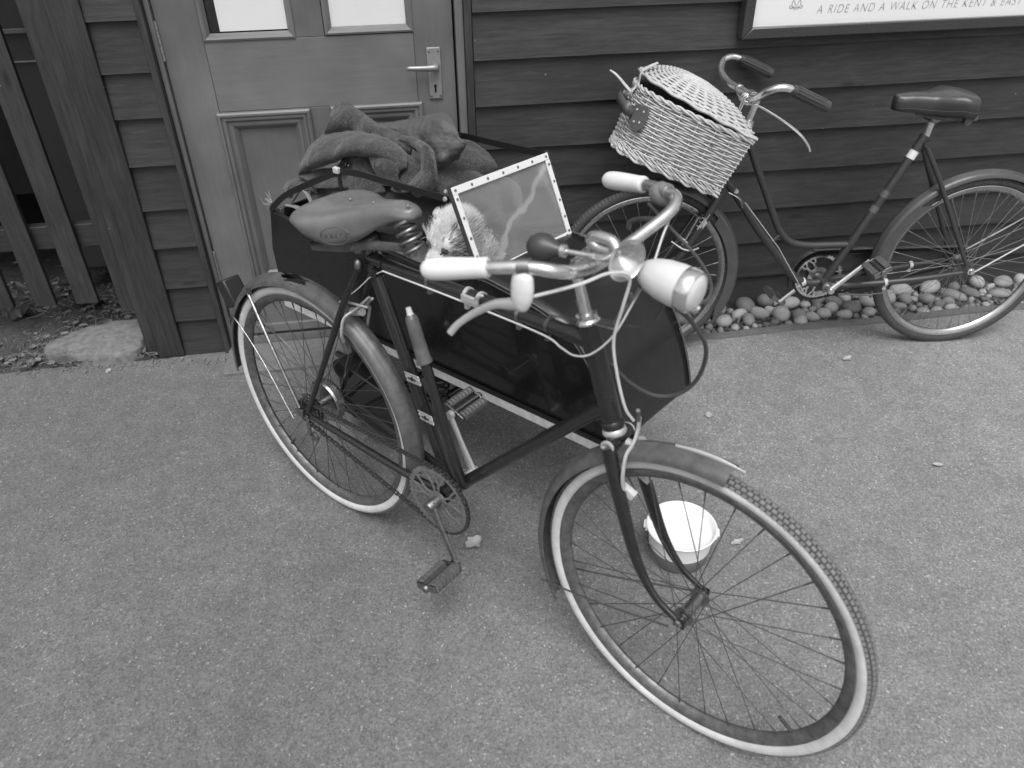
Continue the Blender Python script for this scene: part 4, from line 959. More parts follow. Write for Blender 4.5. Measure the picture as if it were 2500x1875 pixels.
# ------------------------------------------------------------------ the sidecar
NY, FY = .25, .61
PROF = [(-.459, .728), (-.20, .706), (.03, .734), (.19, .730), (.33, .748), (.384, .762), (.46, .754), (.545, .741), (.618, .718), (.678, .676), (.728, .612), (.766, .530), (.785, .47), (.795, .424)]
def sidecar():
    S = empty('sidecar', MA); tag(S, 'glossy black open-topped bicycle sidecar with a clear windscreen', 'sidecar')
    top = PROF; back = [(-.484, .60), (-.478, .52), (-.458, .430)]
    poly = top+[(.795, .424)][:0]+[(.6, .424), (0, .424)]+list(reversed(back))
    for y, sg, dx in ((NY, 1, 0), (FY-.010, 1, .012)):
        b = MB(); b.prism([(x+(dx if x > .3 else 0), y, z) for x, z in poly], (0, .010, 0)); b.build('side_panel', 'blackpaint', S, ang=20)
    b = MB(); b.box((.165, (NY+FY)/2, .430), (.62, (FY-NY)/2-.012, .006)); b.build('floor', 'blackmetal', S)
    b = MB(); rows = [[(x, y, z) for y in np.linspace(NY+.011, FY-.011, 6)] for x, z in [(-.459, .728)]+back]; b.grid(rows); ob = b.build('rear_panel', 'blackpaint', S); q = ob.modifiers.new('solidify', 'SOLIDIFY'); q.thickness = .006
    # cowl and nose sheet
    C = spline([V(x, 0, z) for x, z in PROF[4:]], 5); b = MB()
    rows = [[(p[0]+.012*t+.002, NY-.002+(FY-NY+.004)*t, p[2]+.003+.006*math.sin(PI*t)) for t in np.linspace(0, 1, 11)] for p in C]
    b.grid(rows); ob = b.build('cowl', 'cowl', S, ang=70); q = ob.modifiers.new('solidify', 'SOLIDIFY'); q.thickness = .004
    for y, dx in ((NY-.003, 0), (FY+.003, .012), (NY-.001, 0), (FY+.001, .012)):
        off = .006 if y in (NY-.003, FY+.003) else -.004
        b = MB(); b.tube([V(p[0]+dx+off*.6, y, p[2]+off) for p in C], .0024, 6); b.build('piping', 'piping', S)
    b = MB(); b.tube(spline([V(x, NY+.005, z+.002) for x, z in PROF[:6]], 6), .008, 8, flat=.45); b.build('edge_bead', 'cowl', S)
    b = MB(); b.tube(spline([V(x, FY-.005, z+.002) for x, z in PROF[:6]], 6), .008, 8, flat=.45); b.build('edge_bead', 'cowl', S)
    # chipped cream strip and dark rail along the bottom
    for y in (NY-.006, FY+.002):
        b = MB(); b.box((.166, y, .420), (.626, .004, .0125)); b.build('bottom_strip', 'strip', S, bevel=.0015)
        b = MB(); b.box((.166, y-.001 if y < .4 else y, .4395), (.624, .004, .0045)); b.build('bottom_rail', 'cowl', S)
    # lining
    for y in (NY+.012, FY-.014):
        b = MB(); b.prism([(-.44, y, .44), (.60, y, .44), (.56, y, .70), (-.44, y, .698)], (0, .002, 0)); b.build('lining', 'satin', S)
    # windscreen
    nt_, nb_, ft_, fb_ = V(.293, NY, .969), V(.386, NY, .757), V(.311, FY, .969), V(.404, FY, .757)
    def bar(p, q, w, nm, mat, wdir, t=.0025, lift=0):
        d = nrm(q-p); wd = nrm(wdir-d*(wdir@d)); n = nrm(np.cross(d, wd)); b = MB(); b.box((p+q)/2+wd*w/2+n*lift, (np.linalg.norm(q-p)/2, w/2, t), d, wd, n); return b.build(nm, mat, G, bevel=.0008)
    G = empty('windscreen', None, S); dn = nb_-nt_; across = ft_-nt_; inn = nrm(across)
    n = nrm(np.cross(across, dn)); n = n if n[0] > 0 else -n
    bar(nt_, ft_, .018, 'frame_strip', 'whitealloy', dn, lift=.0)
    bar(nb_, fb_, .016, 'frame_strip', 'whitealloy', -dn)
    bar(nt_+nrm(dn)*.0185, nb_-nrm(dn)*.0165, .0155, 'frame_strip', 'whitealloy', across)
    bar(ft_+nrm(dn)*.0185, fb_-nrm(dn)*.0165, .0155, 'frame_strip', 'whitealloy', -across)
    b = MB(); K = 12
    rows = [[nt_+across*(.02+.96*u)+dn*(.02+.96*v)-n*(.0035+.006*math.sin(PI*u)*math.sin(PI*v)) for u in np.linspace(0, 1, K)] for v in np.linspace(0, 1, K)]
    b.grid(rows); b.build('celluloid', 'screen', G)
    sc = MB(); sc.lathe([(0, .0038), (.0012, .0034), (.0018, .001)], (0, 0, 0), (0, 0, 1), 10); sm = sc.mesh('screw', 'steel')
    pts = [nt_+across*t+nrm(dn)*.009 for t in np.linspace(.03, .97, 7)]+[nb_+across*t-nrm(dn)*.008 for t in np.linspace(.06, .94, 6)]+[nt_+dn*t+inn*.008 for t in (.13, .33, .55, .75, .92)]+[ft_+dn*t-inn*.008 for t in (.13, .33, .55, .75, .92)]
    nq = Vector(n if n[1] < .5 else n).to_track_quat('Z', 'Y').to_matrix().to_4x4()
    for p in pts:
        for s_ in (1,): inst('screw', sm, G, Matrix.Translation(Vector(p+n*.0026)) @ nq)
    b = MB(); b.tube([nt_+V(-.004, -.001, .004), nb_+V(-.004, -.001, .0)], .009, 4, flat=.5, up=(1, 0, 0)); b.build('stanchion', 'blackmetal', G)
    b = MB(); b.tube([ft_+V(-.004, .003, .004), fb_+V(-.004, .003, .0)], .009, 4, flat=.5, up=(1, 0, 0)); b.build('stanchion', 'blackmetal', G)
    b = MB(); b.lathe([(0, .004), (.006, .004)], nt_+V(-.004, -.008, -.006), (0, -1, .3), 8); b.build('thumb_screw', 'alloy', G)
    # hood irons
    H = empty('hood_iron', None, S)
    near = [V(.293, NY-.006, .943), V(.234, NY-.006, .943), (.156, NY-.006, .941), (.034, NY-.006, .940), (-.03, NY-.006, .938), (-.104, NY-.006, .924), (-.227, NY-.004, .869), (-.371, NY, .796), (-.452, NY, .735)]
    b = MB(); b.tube(spline(near, 6), .0085, 4, up=(0, 0, 1), flat=1.0); 
    b = MB(); P = spline(near, 6); rows = []
    for i, p in enumerate(P):
        d = nrm((P[min(i+1, len(P)-1)])-(P[max(i-1, 0)])); u = nrm(np.cross(d, V(0, -1, 0))); rows.append([p+u*.0085, p+u*.0085+V(0, -.003, 0), p-u*.0085+V(0, -.003, 0), p-u*.0085])
    b.grid(rows, False, True); b.build('side_iron', 'blackmetal', H, ang=30)
    far = [(x+.006, FY+.004, z+.012) for x, z in ((.305, .948), (.179, .946), (.108, .945), (.002, .944), (-.10, .930), (-.227, .872), (-.371, .800), (-.452, .730))]
    b = MB(); P = spline([V(*p) for p in far], 6); rows = []
    for i, p in enumerate(P):
        d = nrm((P[min(i+1, len(P)-1)])-(P[max(i-1, 0)])); u = nrm(np.cross(d, V(0, -1, 0))); rows.append([p+u*.0085, p+u*.0085+V(0, .003, 0), p-u*.0085+V(0, .003, 0), p-u*.0085])
    b.grid(rows, False, True); b.build('side_iron', 'blackmetal', H, ang=30)
    for y in (NY-.012, FY+.010):
        b = MB(); b.box((-.104, y, .932), (.010, .006, .008)); b.build('joint_cap', 'hoop', H, bevel=.002)
        b = MB(); b.box((-.100, y+.004, .84), (.006, .002, .09)); b.build('prop_iron', 'blackmetal', H)
        b = MB(); b.lathe([(0, .006), (.004, .005)], (.287, y, .945), (0, -1, 0), 12); b.build('rivet', 'alloy', H)
    # chassis: springs, tubes, stays to the bicycle and the sidecar wheel
    K = empty('chassis', None, S)
    for x, y in ((.145, .33), (.145, .55), (-.30, .55)):
        b = MB(); b.tube(coil((x, y, .235), (x, y, .415), .0215, .003, 7.5), .0042, 8); b.build('coil_spring', 'blackmetal', K)
    b = MB(); b.tube(spline([V(.10, .33, .228), V(-.02, .33, .226), V(-.34, .33, .226)], 3), .011, 12); b.tube([V(.15, .55, .226), V(-.34, .55, .226)], .011, 12); b.tube([V(.12, .33, .226), V(.12, .55, .226)], .011, 12); b.tube([V(-.02, .12, .236), V(-.02, .74, .228)], .011, 12)
    b.tube(spline([V(.01, .066, .35), V(-.06, .14, .28), V(-.14, .30, .235)], 4), .009, 12); b.build('chassis_tube', 'frame', K)
    b = MB(); b.prism([(-.215, .24, .285), (-.15, .24, .272), (-.035, .24, .250), (.01, .24, .17), (.005, .24, .085), (-.06, .24, .078), (-.225, .24, .085), (-.235, .24, .20)], (0, .05, 0)); b.build('chassis_plate', 'frame', K, bevel=.004); b = MB(); b.lathe([(-.008, .036), (.075, .036), (.075, .028), (-.008, .028)], (-.20, .235, .268), (0, 1, 0), 26); b.build('pivot_tube', 'blackmetal', K)
    sw = wheel(S, T(-.02, .76, .228), .200, ('rim', 'spoke'), 24, 'sidecar_wheel', white=False)
    # frayed tie at the rear corner
    g = np.random.default_rng(5); b = MB()
    for k in range(26):
        p = V(-.452, NY+.01, .745); a = g.uniform(0, 2*PI); L = g.uniform(.02, .055)
        b.tube(spline([p, p+V(-.01+.02*math.cos(a), .015*math.sin(a), .02*g.uniform(-.4, 1)), p+V(-.015+L*math.cos(a)*.7, L*math.sin(a)*.5, L*g.uniform(-.6, .7))], 3), [.0020, .0014, .0006], 5)
    b.build('frayed_tie', 'canvas', S)
M['piping'] = plain('pale_piping', .10, .5, dirt=.4, scale=50)
sidecar()

# ------------------------------------------------------------------ soft things inside the sidecar
def remesh(o, vox, sm=6, disp=0, dscale=.02):
    m = o.modifiers.new('remesh', 'REMESH'); m.mode = 'VOXEL'; m.voxel_size = vox; m.use_smooth_shade = True
    s_ = o.modifiers.new('smooth', 'SMOOTH'); s_.iterations = sm; s_.factor = .5
    if disp:
        tx = bpy.data.textures.new('folds', 'CLOUDS'); tx.noise_scale = dscale; tx.noise_depth = 3
        d = o.modifiers.new('displace', 'DISPLACE'); d.texture = tx; d.strength = disp; d.mid_level = .5; d.texture_coords = 'LOCAL'
DRAPE = {
 'back_drape': [[(-0.354,0.44,0.992),(-0.341,0.45,1.013),(-0.299,0.46,1.034),(-0.249,0.46,1.017),(-0.181,0.46,0.996),(-0.081,0.45,0.986),(-0.015,0.44,0.981)],[(-0.314,0.41,0.991),(-0.288,0.42,1.006),(-0.25,0.43,1.01),(-0.204,0.43,1.002),(-0.13,0.42,0.995),(-0.051,0.42,0.985),(0.004,0.42,0.977)],[(-0.346,0.41,0.956),(-0.287,0.41,0.974),(-0.245,0.42,0.973),(-0.198,0.42,0.972),(-0.126,0.41,0.976),(-0.036,0.4,0.977),(0.019,0.4,0.969)],[(-0.398,0.43,0.919),(-0.329,0.44,0.936),(-0.274,0.44,0.939),(-0.225,0.44,0.938),(-0.152,0.43,0.945),(-0.06,0.42,0.949),(-0.004,0.42,0.941)]],
 'front_arch': [[(-0.423,0.44,0.905),(-0.387,0.44,0.93),(-0.317,0.44,0.949),(-0.226,0.44,0.967),(-0.13,0.43,0.974),(-0.057,0.42,0.97),(-0.005,0.41,0.953)],[(-0.409,0.38,0.881),(-0.345,0.37,0.926),(-0.249,0.37,0.96),(-0.151,0.37,0.981),(-0.065,0.37,0.985),(-0.01,0.37,0.977),(0.03,0.37,0.955)],[(-0.398,0.34,0.852),(-0.321,0.33,0.907),(-0.225,0.33,0.942),(-0.126,0.33,0.974),(-0.046,0.335,0.982),(0.008,0.34,0.973),(0.055,0.34,0.946)],[(-0.404,0.335,0.833),(-0.319,0.32,0.884),(-0.228,0.32,0.918),(-0.152,0.325,0.95),(-0.07,0.33,0.96),(-0.005,0.335,0.962),(0.047,0.335,0.94)],[(-0.428,0.36,0.816),(-0.352,0.35,0.856),(-0.269,0.35,0.889),(-0.184,0.35,0.929),(-0.11,0.36,0.938),(-0.038,0.36,0.943),(0.015,0.36,0.92)]],
 'lower_flap': [[(-0.436,0.36,0.819),(-0.408,0.37,0.828),(-0.391,0.4,0.831),(-0.351,0.42,0.837),(-0.308,0.42,0.846)],[(-0.38,0.33,0.827),(-0.349,0.34,0.835),(-0.332,0.36,0.836),(-0.303,0.38,0.841),(-0.274,0.39,0.844)],[(-0.314,0.31,0.83),(-0.282,0.31,0.837),(-0.263,0.32,0.84),(-0.233,0.33,0.849),(-0.205,0.34,0.852)],[(-0.295,0.31,0.821),(-0.251,0.3,0.83),(-0.223,0.31,0.834),(-0.182,0.31,0.846),(-0.164,0.32,0.847)]],
 'pocket': [[(-0.115,0.36,0.939),(-0.071,0.35,0.952),(-0.015,0.34,0.962),(0.044,0.335,0.954)],[(-0.083,0.35,0.927),(-0.039,0.335,0.94),(0.008,0.325,0.949),(0.044,0.33,0.94)],[(-0.059,0.345,0.902),(-0.02,0.33,0.912),(0.017,0.32,0.919),(0.038,0.325,0.916)],[(-0.043,0.34,0.878),(-0.01,0.33,0.882),(0.027,0.32,0.89),(0.048,0.32,0.889)]],
 'mid_face': [[(-0.277,0.4,0.888),(-0.225,0.4,0.907),(-0.164,0.39,0.922),(-0.125,0.38,0.924)],[(-0.235,0.37,0.878),(-0.171,0.36,0.907),(-0.132,0.36,0.915),(-0.102,0.37,0.912)],[(-0.205,0.35,0.863),(-0.149,0.345,0.883),(-0.115,0.35,0.895),(-0.099,0.37,0.903)],[(-0.195,0.33,0.848),(-0.142,0.33,0.853),(-0.093,0.33,0.867),(-0.063,0.35,0.881)],[(-0.209,0.33,0.821),(-0.134,0.32,0.835),(-0.076,0.32,0.848),(-0.026,0.33,0.863)]],
 'collar_loop': [[(-0.05,0.41,0.978),(0.022,0.39,0.981),(0.078,0.375,0.982),(0.087,0.37,0.963),(0.085,0.36,0.941),(0.072,0.35,0.92),(0.05,0.34,0.896)],[(-0.03,0.4,0.99),(0.046,0.38,0.999),(0.112,0.355,1.007),(0.134,0.34,0.98),(0.13,0.335,0.951),(0.117,0.325,0.928),(0.083,0.32,0.903)],[(-0.027,0.41,0.992),(0.049,0.39,1.001),(0.118,0.365,1.003),(0.147,0.345,0.979),(0.155,0.335,0.945),(0.141,0.325,0.918),(0.094,0.32,0.893)],[(-0.035,0.43,0.982),(0.041,0.41,0.992),(0.105,0.39,0.985),(0.136,0.37,0.964),(0.145,0.355,0.928),(0.136,0.345,0.899),(0.099,0.335,0.878)]],
 'inner_panel': [[(-0.015,0.39,0.956),(0.02,0.385,0.961),(0.045,0.385,0.957),(0.065,0.385,0.949)],[(0.017,0.36,0.933),(0.043,0.355,0.937),(0.064,0.36,0.937),(0.075,0.365,0.932)],[(0.003,0.34,0.898),(0.035,0.335,0.907),(0.055,0.34,0.91),(0.072,0.345,0.912)],[(-0.003,0.33,0.875),(0.028,0.33,0.875),(0.063,0.33,0.883),(0.083,0.335,0.887)]],
 'right_skirt': [[(0.032,0.6,0.952),(0.053,0.61,0.949),(0.09,0.615,0.927),(0.14,0.61,0.903),(0.136,0.6,0.888)],[(0.056,0.5,0.93),(0.081,0.52,0.933),(0.113,0.54,0.925),(0.136,0.56,0.906),(0.136,0.57,0.883)],[(0.075,0.42,0.917),(0.094,0.44,0.916),(0.108,0.47,0.911),(0.121,0.51,0.89),(0.128,0.53,0.873)],[(0.103,0.38,0.897),(0.126,0.39,0.896),(0.131,0.42,0.886),(0.127,0.46,0.873),(0.129,0.49,0.859)],[(0.106,0.37,0.863),(0.139,0.37,0.871),(0.144,0.4,0.863),(0.14,0.44,0.85),(0.132,0.48,0.837)]],
 'left_tail': [[(-0.502,0.34,0.762),(-0.501,0.36,0.778),(-0.477,0.37,0.79),(-0.431,0.37,0.8),(-0.368,0.36,0.811)],[(-0.464,0.32,0.765),(-0.43,0.32,0.791),(-0.402,0.33,0.801),(-0.363,0.33,0.81),(-0.321,0.33,0.813)],[(-0.466,0.33,0.744),(-0.413,0.32,0.774),(-0.358,0.31,0.796),(-0.319,0.31,0.805),(-0.302,0.32,0.799)]],
 'satin': [[(-0.213,0.47,0.982),(-0.156,0.48,0.995),(-0.091,0.48,1.011),(-0.019,0.48,1.034),(0.054,0.48,1.056),(0.083,0.48,1.056)],[(-0.178,0.455,0.985),(-0.116,0.45,0.996),(-0.043,0.445,1.008),(0.032,0.44,1.025),(0.095,0.44,1.045),(0.125,0.45,1.042)],[(-0.104,0.45,0.981),(-0.054,0.44,0.986),(0.001,0.43,0.995),(0.07,0.42,1.007),(0.118,0.43,1.017),(0.155,0.45,1.01)],[(-0.046,0.44,0.972),(-0.001,0.43,0.976),(0.047,0.42,0.979),(0.102,0.41,0.986),(0.132,0.43,0.99),(0.161,0.46,0.997)],[(0.042,0.41,0.962),(0.068,0.405,0.959),(0.101,0.4,0.961),(0.125,0.41,0.963),(0.129,0.44,0.963),(0.139,0.47,0.969)],[(0.088,0.4,0.947),(0.1,0.4,0.943),(0.111,0.41,0.943),(0.113,0.43,0.941),(0.11,0.46,0.942),(0.117,0.48,0.95)]],
}
BTN = (-0.188, 0.345, 0.899)
M['wool_dark'] = fabric('grey_wool_inner', .035, .06, 420)
def softs():
    # bulk under the folds
    b = MB()
    for c, r in (((-.12, .44, .79), (.27, .14, .10)), ((-.04, .45, .86), (.17, .06, .06)), ((-.20, .45, .87), (.13, .05, .07)), ((.08, .50, .85), (.15, .08, .06)), ((.20, .56, .84), (.06, .05, .05)), ((-.30, .40, .77), (.10, .09, .05))): b.ball(c, r, 20)
    o = empty('coat', MA); tag(o, 'rumpled grey woollen coat with satin lining heaped over the sidecar tail', 'coat')
    q = b.build('inner_bulk', 'wool_dark', o); remesh(q, .010, 3, .012, .05)
    def loft(rows, n=9, m=9, wr=.0, seed=0):
        R1 = [spline([V(*p) for p in r], n) for r in rows]; k = min(len(r) for r in R1)
        cols = [spline([r[i] for r in R1], m) for i in range(k)]
        G_ = np.array(cols); gg = np.random.default_rng(seed); K = gg.uniform(-1, 1, (5, 3))*55; ph = gg.uniform(0, 6, 5)
        G_[..., 1] += sum(np.sin(G_@K[q]+ph[q]) for q in range(5))*wr
        return G_
    for i, (nm, rows) in enumerate(DRAPE.items()):
        st_ = nm == 'satin'
        b = MB(); b.grid(loft(rows, 9, 9, .0022 if not st_ else .0035, i)); ob = b.build('satin_lining' if st_ else 'coat_fold', 'satin' if st_ else 'wool', o, ang=180)
        ob['label'] = {'satin': 'smooth satin lining turned outwards'}.get(nm, 'thick woollen fold')
        q = ob.modifiers.new('solidify', 'SOLIDIFY'); q.thickness = .009 if not st_ else .004; q.offset = 0
        q = ob.modifiers.new('subdivision', 'SUBSURF'); q.levels = q.render_levels = 1
        tx = bpy.data.textures.new('folds', 'CLOUDS'); tx.noise_scale = .035 if not st_ else .022; tx.noise_depth = 2
        d = ob.modifiers.new('displace', 'DISPLACE'); d.texture = tx; d.strength = .009 if not st_ else .008; d.mid_level = .5; d.texture_coords = 'LOCAL'
    bt = MB(); bt.lathe([(0, .009), (.002, .010), (.004, .008), (.003, .004)], (0, 0, 0), (0, 0, 1), 16); q = bt.build('button', 'eye', o); q.matrix_local = Matrix.Translation(Vector(BTN)) @ Vector((-.2, -1, .55)).to_track_quat('Z', 'Y').to_matrix().to_4x4()
    # pale cloth and brown paper at the tail, cushion
    b = MB(); b.tube(spline([V(-.40, .285, .705), V(-.33, .28, .715), (-.25, .285, .712), V(-.16, .29, .700)], 5), [.012, .026, .028, .018], 12, flat=.6); o3 = b.build('white_cloth', 'cloth'); o3.matrix_world = MA; remesh(o3, .005, 2, .008, .02); tag(o3, 'crumpled white cloth tucked in behind the saddle at the sidecar tail', 'cloth')
    b = MB(); b.tube(spline([V(-.445, .30, .735), V(-.38, .30, .74), V(-.30, .29, .725), V(-.22, .28, .722)], 5), [.006, .010, .011, .008], 8, flat=.5)
    b.tube(spline([V(-.44, .32, .74), V(-.36, .31, .80), V(-.30, .30, .745), V(-.26, .29, .70)], 5), [.004, .006, .007, .007], 8, flat=.5); o4 = b.build('webbing_strap', 'canvas'); o4.matrix_world = MA; tag(o4, 'faded webbing straps tangled at the rear corner of the sidecar', 'strap')
    b = MB(); b.ball((-.10, .42, .67), (.28, .155, .07), 24); o5 = b.build('dark_blanket', 'satin'); o5.matrix_world = MA; remesh(o5, .008, 3, .02, .06); tag(o5, 'dark blanket under the coat on the sidecar seat', 'blanket')
    b = MB(); b.tube(spline([V(.20, .545, .80), V(.12, .54, .83), V(.03, .52, .83), V(-.05, .50, .80)], 5), [.06, .075, .07, .05], 16, flat=.75); o6 = b.build('cushion', 'canvas'); o6.matrix_world = MA; remesh(o6, .007, 3, .012, .05)
    o6.data.materials[0] = M['cushion']; tag(o6, 'smooth grey cushion behind the dog inside the sidecar', 'cushion')
M['cushion'] = plain('grey_cushion', .19, .6, dirt=.12, scale=12)
softs()
def dog():
    D = empty('dog', MA); tag(D, 'small shaggy white dog peering out beside the sidecar windscreen', 'dog')
    # head faces back and down towards the bicycle
    hc = V(.180, .375, .772); f = nrm(V(-.13, -.75, -.60)); rt = nrm(np.cross(f, V(0, 0, 1))); up = np.cross(rt, f)
    L = lambda a, s_, u: hc+f*a+rt*s_+up*u
    el = [(L(0, 0, 0), (.068, .058, .062)), (L(.060, 0, -.014), (.056, .039, .037)), (L(.093, 0, -.017), (.030, .027, .025)), (L(.02, .032, .02), (.034, .03, .034)), (L(.02, -.032, .02), (.034, .03, .034)), (V(.215, .45, .720), (.055, .050, .050)), (V(.27, .47, .635), (.085, .09, .075)), (V(.33, .45, .60), (.12, .11, .10)), (V(.26, .44, .55), (.12, .10, .09))]
    b = MB()
    for i, (c, r) in enumerate(el): b.ball(c, r, 18, f if i < 5 else V(1, 0, 0), rt if i < 5 else V(0, 1, 0), up if i < 5 else V(0, 0, 1))
    for s_ in (-1, 1): b.tube([L(-.02, s_*.045, .05), L(-.03, s_*.062, .052), L(-.02, s_*.072, .025)], [.016, .018, .006], 10, flat=.5, up=up)
    o = b.build('body', 'fur', D); remesh(o, .006, 4)
    n_ = MB(); n_.ball(L(.116, 0, -.008), (.010, .013, .010), 14, f, rt, up); n_.build('nose', 'nose', D)
    for s_ in (-1, 1):
        n_ = MB(); n_.ball(L(.052, s_*.034, .027), .0075, 14); n_.build('eye', 'eye', D)
        n_ = MB(); n_.tube(spline([L(.066, s_*.030, .028), L(.056, s_*.0395, .031), L(.040, s_*.046, .030)], 3), .0022, 6); n_.build('eyelid', 'nose', D)
    sp = MB()
    for s_ in (-1, 1): sp.ball(L(.049, s_*.034, .026), (.012, .013, .0095), 12, f, rt, up)
    sp.build('eye_rim', 'furdark', D)
    g = np.random.default_rng(9)
    for nm, dark in (('white_hair', False), ('grey_hair', True)):
        b = MB(); cnt = 0; want = 13000 if not dark else 3800
        while cnt < want:
            i = g.choice(len(el), p=[.36, .20, .10, .07, .07, .14, .06, 0, 0]); c, r = el[i]
            d = nrm(g.normal(size=3)); X_, Y_, Z_ = (f, rt, up) if i < 5 else (V(1, 0, 0), V(0, 1, 0), V(0, 0, 1))
            p = c+X_*r[0]*d[0]+Y_*r[1]*d[1]+Z_*r[2]*d[2]
            if any(j != i and sum((((p-c2)@a)/rr)**2 for a, rr in zip((f, rt, up) if j < 5 else (V(1, 0, 0), V(0, 1, 0), V(0, 0, 1)), r2)) < .9 for j, (c2, r2) in enumerate(el)): continue
            nn = nrm(X_*d[0]/r[0]+Y_*d[1]/r[1]+Z_*d[2]/r[2]); q = p-hc; side = abs(q@rt); back = q@f
            isd = (side > .030 and back < .050 and g.uniform() < .75) or (i >= 5 and g.uniform() < .85)
            if isd != dark: continue
            if abs(q@f-.056) < .022 and abs(side-.034) < .017 and abs(q@up-.030) < .017: continue
            if q@f > .10: Ln = g.uniform(.006, .012)
            else: Ln = g.uniform(.018, .042) if back < .05 else g.uniform(.010, .020)
            if i >= 5: Ln = g.uniform(.008, .018)
            flow = nrm(-f*.9+nn*.32+V(0, 0, -.25)+g.normal(size=3)*.24) if back > 0 else nrm(-f*.8+nn*.35+up*.15+g.normal(size=3)*.22)
            w = g.uniform(.0003, .0006); sd_ = nrm(np.cross(flow, g.normal(size=3)))
            p1 = p+flow*Ln*.5+nn*Ln*.08; p2 = p+flow*Ln+V(0, 0, -.12*Ln)
            b.add([p-sd_*w, p+sd_*w, p1+sd_*w*.8, p1-sd_*w*.8, p2], [(0, 1, 2, 3), (3, 2, 4)]); cnt += 1
        tag(b.build(nm, 'furdark' if dark else 'fur', D), kind='stuff')
dog()

